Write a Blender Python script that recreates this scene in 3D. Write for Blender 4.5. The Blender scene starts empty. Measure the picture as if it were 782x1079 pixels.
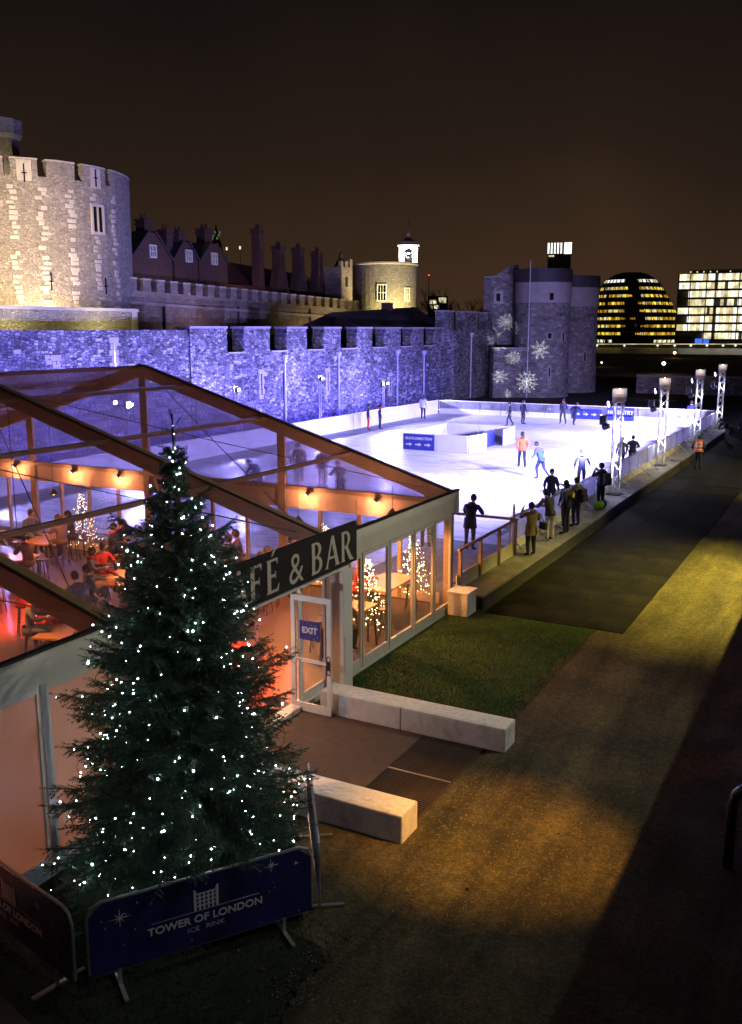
import bpy, bmesh, math, random
import numpy as np
from mathutils import Vector, Matrix
R = math.radians
rng = random.Random(7)
S = bpy.context.scene
COL = S.collection

# ---------------------------------------------------------------- camera
F, CX, CY, CAMH = 975.0, 391.0, 539.5, 7.4
PITCH = math.atan(192.5 / F)
YAW = math.atan(531 / math.hypot(F, 192.5))
cam = bpy.data.cameras.new('camera')
cam.sensor_fit = 'VERTICAL'; cam.sensor_height = 24; cam.lens = 24 * F / 1079
cam.clip_start = .05; cam.clip_end = 4000
camo = bpy.data.objects.new('camera', cam); COL.objects.link(camo)
camo.location = (0, 0, CAMH)
camo.rotation_euler = (math.pi / 2 - PITCH, 0, YAW)
S.camera = camo
# ---------------------------------------------------------------- night sky
W = bpy.data.worlds.new('World'); S.world = W; W.use_nodes = True
nt = W.node_tree; nt.nodes.clear()
def N(nt, t, **k):
    n = nt.nodes.new(t)
    for a, b in k.items():
        if a.startswith('i_'):
            n.inputs[a[2:].replace('_', ' ')].default_value = b
        else: setattr(n, a, b)
    return n
tc = N(nt, 'ShaderNodeTexCoord'); sx = N(nt, 'ShaderNodeSeparateXYZ')
no = N(nt, 'ShaderNodeTexNoise', i_Scale=3.0, i_Detail=5.0, i_Roughness=.55, i_Distortion=.6)
ad = N(nt, 'ShaderNodeMath', operation='MULTIPLY_ADD'); ad.inputs[1].default_value = -.16
rp = N(nt, 'ShaderNodeValToRGB')
bg = N(nt, 'ShaderNodeBackground', i_Strength=1.0); wo = N(nt, 'ShaderNodeOutputWorld')
L = nt.links.new
L(tc.outputs['Generated'], sx.inputs[0]); L(tc.outputs['Generated'], no.inputs['Vector'])
L(no.outputs['Fac'], ad.inputs[0]); L(sx.outputs['Z'], ad.inputs[2]); ad2 = N(nt, 'ShaderNodeMath', operation='ADD'); ad2.inputs[1].default_value = .135; L(ad.outputs[0], ad2.inputs[0]); L(ad2.outputs[0], rp.inputs[0])
cr = rp.color_ramp
cr.elements[0].position = 0; cr.elements[0].color = (.062, .033, .017, 1)
cr.elements[1].position = .62; cr.elements[1].color = (.0042, .0030, .0028, 1)
for p_, c_ in ((.12, (.040, .0215, .0115)), (.22, (.0205, .0122, .0078)), (.36, (.0088, .0060, .0050))):
    e_ = cr.elements.new(p_); e_.color = (*c_, 1)
L(rp.outputs[0], bg.inputs[0]); L(bg.outputs[0], wo.inputs[0])
# ---------------------------------------------------------------- render
S.view_settings.view_transform = 'Standard'; S.view_settings.look = 'None'
S.view_settings.exposure = 0; S.view_settings.gamma = 1
S.render.engine = 'CYCLES'
S.cycles.max_bounces = 7; S.cycles.diffuse_bounces = 3; S.cycles.glossy_bounces = 3
S.cycles.transmission_bounces = 5; S.cycles.transparent_max_bounces = 24
S.cycles.sample_clamp_indirect = 2.5; S.cycles.caustics_reflective = False; S.cycles.caustics_refractive = False
S.cycles.use_denoising = True; S.cycles.use_light_tree = True

# ---------------------------------------------------------------- pixel -> world (photo pixels, distance from what the thing touches)
def ray(px, py):
    u = (px - CX) / F; v = -(py - CY) / F
    d = (u, math.cos(PITCH) + v * math.sin(PITCH), -math.sin(PITCH) + v * math.cos(PITCH))
    c, s = math.cos(YAW), math.sin(YAW)
    return (c * d[0] - s * d[1], s * d[0] + c * d[1], d[2])
def gz(px, py, z=0):
    d = ray(px, py); t = (z - CAMH) / d[2]; return Vector((t * d[0], t * d[1], z))
def gx(px, py, x):
    d = ray(px, py); t = x / d[0]; return Vector((x, t * d[1], CAMH + t * d[2]))
def gy(px, py, y):
    d = ray(px, py); t = y / d[1]; return Vector((t * d[0], y, CAMH + t * d[2]))
def gd(px, py, dist):
    d = ray(px, py); f = math.hypot(d[0], d[1]); t = dist / f; return Vector((t * d[0], t * d[1], CAMH + t * d[2]))

# ---------------------------------------------------------------- materials
MATS = {}
def newmat(name):
    m = bpy.data.materials.new(name); m.use_nodes = True
    m.node_tree.nodes.clear(); MATS[name] = m
    return m, m.node_tree
def ramp(nt, stops, src):
    r = nt.nodes.new('ShaderNodeValToRGB'); e = r.color_ramp
    e.elements[0].position, e.elements[0].color = stops[0][0], (*stops[0][1], 1)
    e.elements[1].position, e.elements[1].color = stops[-1][0], (*stops[-1][1], 1)
    for p, c in stops[1:-1]:
        q = e.elements.new(p); q.color = (*c, 1)
    nt.links.new(src, r.inputs[0]); return r.outputs[0]
def sc3(c, k): return tuple(min(1, x * k) for x in c)
def mat(name, col, rough=.6, var=.25, scale=6, bump=.15, bscale=None, metal=0, spec=.5, coord='Object', detail=5, stretch=(1, 1, 1), dirt=None):
    """plain surface: base colour broken up by noise, roughness variation, fine bump"""
    m, nt = newmat(name); L = nt.links.new
    o = N(nt, 'ShaderNodeOutputMaterial'); p = N(nt, 'ShaderNodeBsdfPrincipled')
    t = N(nt, 'ShaderNodeTexCoord'); mp = N(nt, 'ShaderNodeMapping'); mp.inputs['Scale'].default_value = stretch
    L(t.outputs[coord], mp.inputs[0])
    n = N(nt, 'ShaderNodeTexNoise', i_Scale=scale, i_Detail=detail, i_Roughness=.6); L(mp.outputs[0], n.inputs['Vector'])
    c = ramp(nt, [(.28, sc3(col, 1 - var)), (.5, col), (.74, sc3(col, 1 + var))], n.outputs['Fac'])
    if dirt:
        n3 = N(nt, 'ShaderNodeTexNoise', i_Scale=dirt[1], i_Detail=6.0, i_Roughness=.7); L(mp.outputs[0], n3.inputs['Vector'])
        r3 = N(nt, 'ShaderNodeMapRange'); r3.inputs[1].default_value = .5; r3.inputs[2].default_value = .72
        L(n3.outputs['Fac'], r3.inputs[0])
        mx = N(nt, 'ShaderNodeMix', data_type='RGBA'); L(r3.outputs[0], mx.inputs[0]); L(c, mx.inputs[6]); mx.inputs[7].default_value = (*dirt[0], 1)
        c = mx.outputs[2]
    L(c, p.inputs['Base Color'])
    rr = N(nt, 'ShaderNodeMapRange'); rr.inputs[3].default_value = max(.02, rough - .12); rr.inputs[4].default_value = min(1, rough + .12)
    L(n.outputs['Fac'], rr.inputs[0]); L(rr.outputs[0], p.inputs['Roughness'])
    p.inputs['Metallic'].default_value = metal; p.inputs['Specular IOR Level'].default_value = spec
    if bump:
        n2 = N(nt, 'ShaderNodeTexNoise', i_Scale=bscale or scale * 5, i_Detail=6.0); L(mp.outputs[0], n2.inputs['Vector'])
        b = N(nt, 'ShaderNodeBump', i_Strength=bump, i_Distance=.02); L(n2.outputs['Fac'], b.inputs['Height']); L(b.outputs[0], p.inputs['Normal'])
    L(p.outputs[0], o.inputs[0]); return m
def emis(name, col, strength, var=0, scale=3):
    m, nt = newmat(name); L = nt.links.new
    o = N(nt, 'ShaderNodeOutputMaterial'); e = N(nt, 'ShaderNodeEmission', i_Strength=strength)
    e.inputs[0].default_value = (*col, 1)
    if var:
        t = N(nt, 'ShaderNodeTexCoord'); n = N(nt, 'ShaderNodeTexNoise', i_Scale=scale, i_Detail=3.0); L(t.outputs['Object'], n.inputs['Vector'])
        r = N(nt, 'ShaderNodeMapRange'); r.inputs[1].default_value = .3; r.inputs[2].default_value = .7
        r.inputs[3].default_value = strength * (1 - var); r.inputs[4].default_value = strength * (1 + var)
        L(n.outputs['Fac'], r.inputs[0]); L(r.outputs[0], e.inputs[1])
    L(e.outputs[0], o.inputs[0]); return m
def masonry(name, cols, mortar, sw=.42, sh=.24, bump=.6, stain=(.02, .02, .02), rough=.85, stainamt=.5):
    """rubble stone: warped cells in UV metres, each stone its own tone, recessed mortar, big weather stains"""
    m, nt = newmat(name); L = nt.links.new
    o = N(nt, 'ShaderNodeOutputMaterial'); p = N(nt, 'ShaderNodeBsdfPrincipled', i_Roughness=rough)
    t = N(nt, 'ShaderNodeTexCoord'); mp = N(nt, 'ShaderNodeMapping'); mp.inputs['Scale'].default_value = (1 / sw, 1 / sh, 1)
    L(t.outputs['UV'], mp.inputs[0])
    w = N(nt, 'ShaderNodeTexNoise', i_Scale=.9, i_Detail=2.0); L(mp.outputs[0], w.inputs['Vector'])
    ma = N(nt, 'ShaderNodeVectorMath', operation='MULTIPLY_ADD'); ma.inputs[1].default_value = (.5, .5, 0)
    L(w.outputs['Color'], ma.inputs[0]); L(mp.outputs[0], ma.inputs[2])
    v = N(nt, 'ShaderNodeTexVoronoi', voronoi_dimensions='2D', distance='CHEBYCHEV', i_Randomness=.95); L(ma.outputs[0], v.inputs['Vector']); v.inputs['Scale'].default_value = 1
    vd = N(nt, 'ShaderNodeTexVoronoi', voronoi_dimensions='2D', feature='DISTANCE_TO_EDGE', i_Randomness=.95); L(ma.outputs[0], vd.inputs['Vector']); vd.inputs['Scale'].default_value = 1
    sep = N(nt, 'ShaderNodeSeparateColor'); L(v.outputs['Color'], sep.inputs[0])
    k = len(cols)
    c = ramp(nt, [(i / (k - 1), cc) for i, cc in enumerate(cols)], sep.outputs[0])
    e = N(nt, 'ShaderNodeMapRange'); e.inputs[1].default_value = .02; e.inputs[2].default_value = .12; L(vd.outputs['Distance'], e.inputs[0])
    mx = N(nt, 'ShaderNodeMix', data_type='RGBA'); L(e.outputs[0], mx.inputs[0]); mx.inputs[6].default_value = (*mortar, 1); L(c, mx.inputs[7])
    ns = N(nt, 'ShaderNodeTexNoise', i_Scale=.42, i_Detail=9.0, i_Roughness=.72); L(t.outputs['UV'], ns.inputs['Vector'])
    rs = N(nt, 'ShaderNodeMapRange'); rs.inputs[1].default_value = .48; rs.inputs[2].default_value = .70; rs.inputs[4].default_value = stainamt; L(ns.outputs['Fac'], rs.inputs[0])
    m2 = N(nt, 'ShaderNodeMix', data_type='RGBA'); L(rs.outputs[0], m2.inputs[0]); L(mx.outputs[2], m2.inputs[6]); m2.inputs[7].default_value = (*stain, 1)
    L(m2.outputs[2], p.inputs['Base Color'])
    nf = N(nt, 'ShaderNodeTexNoise', i_Scale=5.0, i_Detail=6.0); L(t.outputs['UV'], nf.inputs['Vector'])
    hs = N(nt, 'ShaderNodeMath', operation='MULTIPLY_ADD'); hs.inputs[1].default_value = .7; L(nf.outputs['Fac'], hs.inputs[0]); L(e.outputs[0], hs.inputs[2])
    h2 = N(nt, 'ShaderNodeMath', operation='MULTIPLY_ADD'); h2.inputs[1].default_value = .8; L(sep.outputs[1], h2.inputs[0]); L(hs.outputs[0], h2.inputs[2])
    b = N(nt, 'ShaderNodeBump', i_Strength=bump, i_Distance=.12); L(h2.outputs[0], b.inputs['Height']); L(b.outputs[0], p.inputs['Normal'])
    L(p.outputs[0], o.inputs[0]); return m
def sheet(name, tint, gloss=.08, milk=.05, rough=.08, frost=0, milkcol=(.8, .8, .8), nscale=.8):
    """clear or frosted plastic / glass sheet: see-through, a film of reflection and a little milkiness"""
    m, nt = newmat(name); L = nt.links.new
    o = N(nt, 'ShaderNodeOutputMaterial')
    tr = N(nt, 'ShaderNodeBsdfTransparent'); tr.inputs[0].default_value = (*tint, 1)
    cur = tr.outputs[0]
    t = N(nt, 'ShaderNodeTexCoord'); n = N(nt, 'ShaderNodeTexNoise', i_Scale=nscale, i_Detail=5.0, i_Roughness=.65); L(t.outputs['Object'], n.inputs['Vector'])
    if frost:
        rf = N(nt, 'ShaderNodeBsdfRefraction', i_IOR=1.01, i_Roughness=.16); rf.inputs[0].default_value = (*tint, 1)
        mx = N(nt, 'ShaderNodeMixShader'); mx.inputs[0].default_value = frost; L(cur, mx.inputs[1]); L(rf.outputs[0], mx.inputs[2]); cur = mx.outputs[0]
    tl = N(nt, 'ShaderNodeBsdfTranslucent'); tl.inputs[0].default_value = (*milkcol, 1)
    df = N(nt, 'ShaderNodeBsdfDiffuse'); df.inputs[0].default_value = (*milkcol, 1)
    a = N(nt, 'ShaderNodeMixShader'); a.inputs[0].default_value = .4; L(tl.outputs[0], a.inputs[1]); L(df.outputs[0], a.inputs[2])
    r = N(nt, 'ShaderNodeMapRange'); r.inputs[1].default_value = .3; r.inputs[2].default_value = .75; r.inputs[3].default_value = milk * .4; r.inputs[4].default_value = milk * 1.7
    L(n.outputs['Fac'], r.inputs[0])
    mx = N(nt, 'ShaderNodeMixShader'); L(r.outputs[0], mx.inputs[0]); L(cur, mx.inputs[1]); L(a.outputs[0], mx.inputs[2])
    gl = N(nt, 'ShaderNodeBsdfGlossy', i_Roughness=rough)
    fr = N(nt, 'ShaderNodeLayerWeight', i_Blend=.25)
    mm = N(nt, 'ShaderNodeMath', operation='MULTIPLY'); mm.inputs[1].default_value = gloss * 4; L(fr.outputs['Facing'], mm.inputs[0])
    mg = N(nt, 'ShaderNodeMixShader'); L(mm.outputs[0], mg.inputs[0]); L(mx.outputs[0], mg.inputs[1]); L(gl.outputs[0], mg.inputs[2])
    b = N(nt, 'ShaderNodeBump', i_Strength=.35, i_Distance=.10); L(n.outputs['Fac'], b.inputs['Height']); L(b.outputs[0], gl.inputs['Normal'])
    L(mg.outputs[0], o.inputs[0]); return m

# ---------------------------------------------------------------- mesh builder
class MB:
    def __init__(self): self.v = []; self.f = []; self.uv = None
    def add(self, vs, fs):
        o = len(self.v); self.v += [tuple(x) for x in vs]; self.f += [tuple(i + o for i in f) for f in fs]; return self
    def box(self, c, s, rz=0, M=None):
        x, y, z = s[0] / 2, s[1] / 2, s[2] / 2
        vs = [Vector((a * x, b * y, d * z)) for d in (-1, 1) for a, b in ((-1, -1), (1, -1), (1, 1), (-1, 1))]
        m = M if M is not None else Matrix.Rotation(rz, 3, 'Z')
        return self.add([Vector(c) + m @ v for v in vs], [(3, 2, 1, 0), (4, 5, 6, 7), (0, 1, 5, 4), (1, 2, 6, 5), (2, 3, 7, 6), (3, 0, 4, 7)])
    def b2(self, a, b):
        return self.box([(p + q) / 2 for p, q in zip(a, b)], [abs(q - p) for p, q in zip(a, b)])
    def bar(self, p0, p1, w, h, up=(0, 0, 1)):
        p0, p1 = Vector(p0), Vector(p1); d = (p1 - p0); l = d.length; d.normalize()
        u = Vector(up); 
        if abs(d.dot(u)) > .99: u = Vector((0, 1, 0))
        s = d.cross(u).normalized(); u = s.cross(d)
        return self.box((p0 + p1) / 2, (w, l, h), M=Matrix((s, d, u)).transposed())
    def tube(self, pts, r, n=8, cap=True):
        pts = [Vector(p) for p in pts]; rs = r if isinstance(r, (list, tuple)) else [r] * len(pts)
        o = len(self.v); prev = None
        for i, p in enumerate(pts):
            d = (pts[min(i + 1, len(pts) - 1)] - pts[max(i - 1, 0)]).normalized()
            if prev is None:
                a = Vector((0, 0, 1)) if abs(d.z) < .9 else Vector((1, 0, 0)); s = d.cross(a).normalized()
            else: s = (prev - d * prev.dot(d)).normalized()
            prev = s; u = d.cross(s)
            for k in range(n):
                a = 2 * math.pi * k / n; self.v.append(tuple(p + (s * math.cos(a) + u * math.sin(a)) * rs[i]))
        for i in range(len(pts) - 1):
            for k in range(n):
                a, b = o + i * n + k, o + i * n + (k + 1) % n; self.f.append((a, b, b + n, a + n))
        if cap:
            self.f.append(tuple(o + k for k in range(n))[::-1]); self.f.append(tuple(o + (len(pts) - 1) * n + k for k in range(n)))
        return self
    def prism(self, poly, z0, z1):
        n = len(poly); vs = [(x, y, z0) for x, y in poly] + [(x, y, z1) for x, y in poly]
        fs = [tuple(range(n))[::-1], tuple(range(n, 2 * n))] + [(i, (i + 1) % n, (i + 1) % n + n, i + n) for i in range(n)]
        return self.add(vs, fs)
    def lathe(self, c, prof, n=24, a0=0, a1=2 * math.pi, lean=(0, 0)):
        full = abs(a1 - a0 - 2 * math.pi) < 1e-6; m = n if full else n + 1; o = len(self.v)
        z0 = prof[0][1]
        for r, z in prof:
            for k in range(m):
                a = a0 + (a1 - a0) * k / n
                self.v.append((c[0] + r * math.cos(a) + lean[0] * (z - z0), c[1] + r * math.sin(a) + lean[1] * (z - z0), c[2] + z))
        for i in range(len(prof) - 1):
            for k in range(n):
                a, b = o + i * m + k, o + i * m + (k + 1) % m; self.f.append((a, b, b + m, a + m))
        return self
    def mesh(self, name):
        me = bpy.data.meshes.new(name); me.from_pydata(self.v, [], self.f); me.update()
        bm = bmesh.new(); bm.from_mesh(me); bmesh.ops.recalc_face_normals(bm, faces=bm.faces); bm.to_mesh(me); bm.free()
        return me
    def build(self, name, m, parent=None, uv=False, smooth=False, bevel=0):
        me = self.mesh(name)
        if bevel:
            bm = bmesh.new(); bm.from_mesh(me)
            bmesh.ops.bevel(bm, geom=list(bm.edges), offset=bevel, segments=2, affect='EDGES', profile=.6, clamp_overlap=True)
            bm.to_mesh(me); bm.free()
        if uv: box_uv(me)
        if smooth: me.shade_smooth()
        return link(name, me, m, parent)
def box_uv(me):
    l = me.uv_layers.new(name='UVMap') if not me.uv_layers else me.uv_layers[0]
    for p in me.polygons:
        n = p.normal
        for li in p.loop_indices:
            v = me.vertices[me.loops[li].vertex_index].co
            if abs(n.z) > .75: uv = (v.x, v.y)
            else:
                t = Vector((-n.y, n.x, 0)).normalized() if n.xy.length > 1e-4 else Vector((1, 0, 0))
                uv = (v.dot(t) if False else (v.y if abs(n.x) > abs(n.y) else v.x), v.z)
            l.data[li].uv = uv
def cyl_uv(me, c, r):
    l = me.uv_layers.new(name='UVMap')
    for p in me.polygons:
        a0 = math.atan2(p.center.y - c[1], p.center.x - c[0])
        for li in p.loop_indices:
            v = me.vertices[me.loops[li].vertex_index].co
            a = math.atan2(v.y - c[1], v.x - c[0])
            while a - a0 > math.pi: a -= 2 * math.pi
            while a - a0 < -math.pi: a += 2 * math.pi
            l.data[li].uv = (a * r, v.z) if abs(p.normal.z) < .9 else (v.x, v.y)
def link(name, me, m=None, parent=None):
    o = bpy.data.objects.new(name, me); COL.objects.link(o)
    if m is not None and not me.materials: me.materials.append(MATS[m] if isinstance(m, str) else m)
    if parent is not None: o.parent = parent
    return o
def inst(o, parent, loc=None, rot=None):
    c = o.copy(); COL.objects.link(c); c.parent = parent
    if loc is not None: c.location = loc
    if rot is not None: c.rotation_euler = rot
    return c
def tag(o, label, cat, group=None):
    o['label'] = label; o['category'] = cat
    if group: o['group'] = group
    return o
def thing(name, label, cat, loc=(0, 0, 0), rz=0, group=None):
    o = bpy.data.objects.new(name, None); COL.objects.link(o); o.empty_display_size = .3
    o.location = loc; o.rotation_euler = (0, 0, rz); return tag(o, label, cat, group)
def struct(o): o['kind'] = 'structure'; return o
def copy_tree(o, parent=None):
    c = o.copy(); COL.objects.link(c); c.parent = parent
    for ch in o.children: copy_tree(ch, c)
    return c
def lamp(name, kind, loc, power, col, parent=None, aim=None, size=.1, cone=60, blend=.4):
    l = bpy.data.lights.new(name, kind); l.energy = power; l.color = col
    if kind == 'SPOT': l.spot_size = R(cone); l.spot_blend = blend; l.shadow_soft_size = size
    elif kind == 'POINT': l.shadow_soft_size = size
    o = bpy.data.objects.new(name, l); COL.objects.link(o); o.location = loc
    if aim is not None: o.rotation_euler = (Vector(aim) - Vector(loc)).to_track_quat('-Z', 'Y').to_euler()
    if parent is not None:
        o.parent = parent
        o.matrix_parent_inverse = Matrix.LocRotScale(parent.location, parent.rotation_euler, None).inverted()
    return o
_FONT = {}
def text_mesh(s, size=1.0, depth=.004, bold=0):
    k = (s, size, depth, bold)
    if k in _FONT: return _FONT[k]
    c = bpy.data.curves.new('lettering', 'FONT'); c.body = s; c.size = size; c.extrude = depth; c.offset = bold
    c.align_x = 'CENTER'; c.resolution_u = 4
    o = bpy.data.objects.new('lettering', c); COL.objects.link(o)
    dg = bpy.context.evaluated_depsgraph_get(); dg.update()
    me = bpy.data.meshes.new_from_object(o.evaluated_get(dg)); bpy.data.objects.remove(o); _FONT[k] = me
    return me
def curve_mesh(polys, depth=.01):
    c = bpy.data.curves.new('lettering', 'CURVE'); c.dimensions = '2D'; c.fill_mode = 'BOTH'; c.extrude = depth
    for p in polys:
        s = c.splines.new('POLY'); s.points.add(len(p) - 1); s.use_cyclic_u = True
        for q, (x, y) in zip(s.points, p): q.co = (x, y, 0, 1)
    o = bpy.data.objects.new('lettering', c); COL.objects.link(o)
    dg = bpy.context.evaluated_depsgraph_get(); dg.update()
    me = bpy.data.meshes.new_from_object(o.evaluated_get(dg)); bpy.data.objects.remove(o); return me
def face(o, origin, d):
    """stand a flat XY thing upright: local x along d, local y up"""
    d = Vector(d).normalized(); n = d.cross(Vector((0, 0, 1)))
    M = Matrix((d, (0, 0, 1), n)).transposed().to_4x4(); M.translation = Vector(origin); o.matrix_local = M; return o

# ---- palette
mat('white_paint', (.74, .73, .70), .45, .08, 3, .04)
mat('cream_canvas', (.66, .63, .52), .6, .10, 2.2, .12, 9)
mat('alu', (.62, .62, .64), .35, .12, 8, .03, metal=.9)
mat('frame_cream', (.62, .60, .50), .4, .08, 4, .03)
mat('beam_brown', (.36, .24, .135), .45, .15, 3, .04)
mat('dark_gasket', (.02, .018, .016), .6, .2, 4, 0)
mat('black_board', (.016, .016, .022), .4, .3, 5, .03)
mat('sign_letter', (.60, .56, .46), .5, .08, 12, .03)
mat('steel_dark', (.03, .03, .035), .4, .3, 6, .05, metal=.4)
mat('galv', (.42, .42, .42), .42, .15, 12, .05, metal=.7)
m, nt = newmat('gravel_path'); L = nt.links.new
o_ = N(nt, 'ShaderNodeOutputMaterial'); p_ = N(nt, 'ShaderNodeBsdfPrincipled', i_Roughness=.9); t_ = N(nt, 'ShaderNodeTexCoord')
na = N(nt, 'ShaderNodeTexNoise', i_Scale=.45, i_Detail=8.0, i_Roughness=.68); L(t_.outputs['Object'], na.inputs['Vector'])
ca_ = ramp(nt, [(.30, (.024, .024, .011)), (.44, (.060, .053, .024)), (.56, (.100, .084, .036)), (.70, (.036, .035, .016))], na.outputs['Fac'])
va_ = N(nt, 'ShaderNodeTexVoronoi', i_Scale=34.0, i_Randomness=1.0); L(t_.outputs['Object'], va_.inputs['Vector'])
sa_ = N(nt, 'ShaderNodeSeparateColor'); L(va_.outputs['Color'], sa_.inputs[0])
nb = N(nt, 'ShaderNodeTexNoise', i_Scale=7.0, i_Detail=9.0, i_Roughness=.75); L(t_.outputs['Object'], nb.inputs['Vector'])
k1 = N(nt, 'ShaderNodeMapRange'); k1.inputs[3].default_value = .62; k1.inputs[4].default_value = 1.42; L(sa_.outputs[0], k1.inputs[0])
k2 = N(nt, 'ShaderNodeMapRange'); k2.inputs[1].default_value = .3; k2.inputs[2].default_value = .7; k2.inputs[3].default_value = .45; k2.inputs[4].default_value = 1.5; L(nb.outputs['Fac'], k2.inputs[0])
k3a = N(nt, 'ShaderNodeMath', operation='MULTIPLY'); L(k1.outputs[0], k3a.inputs[0]); L(k2.outputs[0], k3a.inputs[1])
mpt = N(nt, 'ShaderNodeMapping'); mpt.inputs['Scale'].default_value = (1.1, .16, 1); L(t_.outputs['Object'], mpt.inputs[0])
nd = N(nt, 'ShaderNodeTexNoise', i_Scale=1.0, i_Detail=5.0, i_Roughness=.6, i_Distortion=.5); L(mpt.outputs[0], nd.inputs['Vector'])
k4 = N(nt, 'ShaderNodeMapRange'); k4.inputs[1].default_value = .36; k4.inputs[2].default_value = .60; k4.inputs[3].default_value = .38; k4.inputs[4].default_value = 1.25; L(nd.outputs['Fac'], k4.inputs[0])
k3 = N(nt, 'ShaderNodeMath', operation='MULTIPLY'); L(k3a.outputs[0], k3.inputs[0]); L(k4.outputs[0], k3.inputs[1])
vm = N(nt, 'ShaderNodeVectorMath', operation='SCALE'); L(ca_, vm.inputs[0]); L(k3.outputs[0], vm.inputs['Scale']); L(vm.outputs[0], p_.inputs['Base Color'])
hm = N(nt, 'ShaderNodeMath', operation='MULTIPLY_ADD'); hm.inputs[1].default_value = 1.6; L(nb.outputs['Fac'], hm.inputs[0]); L(sa_.outputs[1], hm.inputs[2])
bp_ = N(nt, 'ShaderNodeBump', i_Strength=.85, i_Distance=.03); L(hm.outputs[0], bp_.inputs['Height']); L(bp_.outputs[0], p_.inputs['Normal']); L(p_.outputs[0], o_.inputs[0])
mat('turf', (.020, .062, .007), .95, .5, 3.5, .8, 90, detail=12)
mat('lawn_dark', (.011, .020, .006), .98, .5, 3.0, .8, 60, detail=10)
mat('dark_lawn', (.045, .040, .022), .98, .6, 1.4, .9, 30, detail=10)
mat('rubber_mat', (.0105, .0102, .012), .75, .5, 1.1, .35, 60, spec=.08, dirt=((.022, .021, .023), .9))
mat('ramp_carpet', (.13, .085, .062), .95, .22, 5, .5, 120)
mat('grate_steel', (.060, .045, .040), .6, .3, 8, .1)
mat('render_white', (.72, .71, .69), .85, .14, 3.5, .6, 45, dirt=((.42, .40, .37), 1.6))
mat('frost_top', (.84, .84, .82), .9, .16, 14, .8, 60)
mat('deck_grey', (.20, .20, .22), .7, .25, 3, .3, 30, dirt=((.34, .34, .37), 1.6))
mat('deck_dark', (.035, .033, .034), .7, .3, 3, .2)
mat('rail_wood', (.38, .26, .16), .5, .2, 7, .08, stretch=(1, 6, 6))
mat('board_white', (.80, .80, .82), .35, .05, 1.2, .02)
mat('sign_blue', (.025, .035, .22), .4, .15, 4, .02)
mat('banner_navy', (.020, .024, .135), .38, .55, 1.6, .10, 7, dirt=((.030, .014, .050), 1.1))
mat('print_white', (.72, .72, .70), .5, .05, 10, 0)
mat('print_pale', (.42, .42, .50), .5, .1, 10, 0)
mat('wood_top', (.50, .25, .085), .38, .2, 3, .05, stretch=(1, 7, 7))
mat('wood_dark', (.055, .028, .016), .5, .3, 5, .08)
mat('floor_deck', (.075, .045, .036), .5, .25, 2, .12, stretch=(1, 5, 5))
mat('red_paint', (.50, .03, .02), .4, .2, 5, .03)
mat('speaker', (.02, .02, .025), .5, .3, 8, .1)
mat('fir_needle', (.070, .135, .075), .55, .55, 2.2, 0, detail=8)
mat('bark', (.09, .06, .04), .9, .3, 9, .6)
mat('wire', (.012, .02, .014), .5, .2, 9, 0)
mat('pipe_lead', (.50, .50, .55), .5, .15, 4, .05)
mat('roof_tile', (.105, .035, .026), .85, .4, 2.5, .5, 14)
mat('roof_slate', (.05, .045, .05), .8, .35, 2.0, .4, 14)
mat('roof_lead', (.055, .048, .052), .6, .3, 1.2, .3)
mat('brick_dark', (.085, .048, .038), .9, .35, 2.4, .5, 18)
mat('win_white', (.72, .72, .72), .5, .06, 5, 0)
mat('glass_dark', (.012, .013, .02), .12, .4, 1.0, 0, spec=.6)
mat('concrete_far', (.10, .09, .08), .8, .2, .3, .1)
mat('tree_bark_dark', (.030, .022, .017), .95, .3, 4, .3)
mat('ice_plain', (.80, .82, .86), .16, .06, .5, .05, 3)
masonry('rag_stone', [(.045, .044, .043), (.29, .275, .26), (.095, .09, .088), (.60, .58, .55), (.17, .165, .16), (.42, .405, .385)], (.10, .097, .094), .30, .14, 1.0, stain=(.035, .034, .036), stainamt=.88)
masonry('tower_stone', [(.19, .175, .15), (.34, .315, .27), (.25, .23, .195), (.44, .41, .36)], (.32, .30, .26), .27, .15, .8, stain=(.20, .18, .15), stainamt=.45)
masonry('inner_stone', [(.20, .17, .15), (.31, .27, .23), (.25, .21, .18), (.38, .33, .28)], (.28, .25, .21), .5, .26, .7, stain=(.10, .075, .055), stainamt=.6)
masonry('gate_stone', [(.10, .09, .09), (.32, .29, .28), (.19, .17, .16), (.44, .41, .40)], (.25, .23, .22), .5, .28, .7, stain=(.09, .08, .08), stainamt=.6)
mat('ashlar', (.47, .44, .38), .85, .14, 1.6, .25, 8)
mat('ashlar_dim', (.36, .33, .31), .85, .16, 1.2, .25, 8)
sheet('clear_roof', (.92, .90, .98), .28, .20, .14, milkcol=(.85, .78, .90))  # lavender milkiness imitates the lilac glare on the clear roof
sheet('clear_glass', (.95, .96, .95), .09, .02, .03)
sheet('gable_film', (.98, .96, 1.0), .08, .13, .12, frost=.55, milkcol=(.9, .86, 1.0))
sheet('frosted_orange', (.10, .07, .05), .05, 1.6, .25, milkcol=(.92, .80, .68))
sheet('rail_film', (.80, .82, .92), .07, .55, .1)
sheet('plinth_wrap', (.86, .82, .80), .2, .30, .08)
emis('bulb_cool', (.70, .84, 1.0), 60)
emis('bulb_warm', (1.0, .72, .36), 20)
emis('lamp_white', (1.0, .96, .90), 18)
emis('lamp_violet', (.62, .60, 1.0), 16)
emis('lamp_red', (1.0, .16, .06), 9)
emis('win_lit_dim', (.75, .78, .9), .12, .3, 3)
emis('lamp_amber', (1.0, .62, .22), 14)
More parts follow.
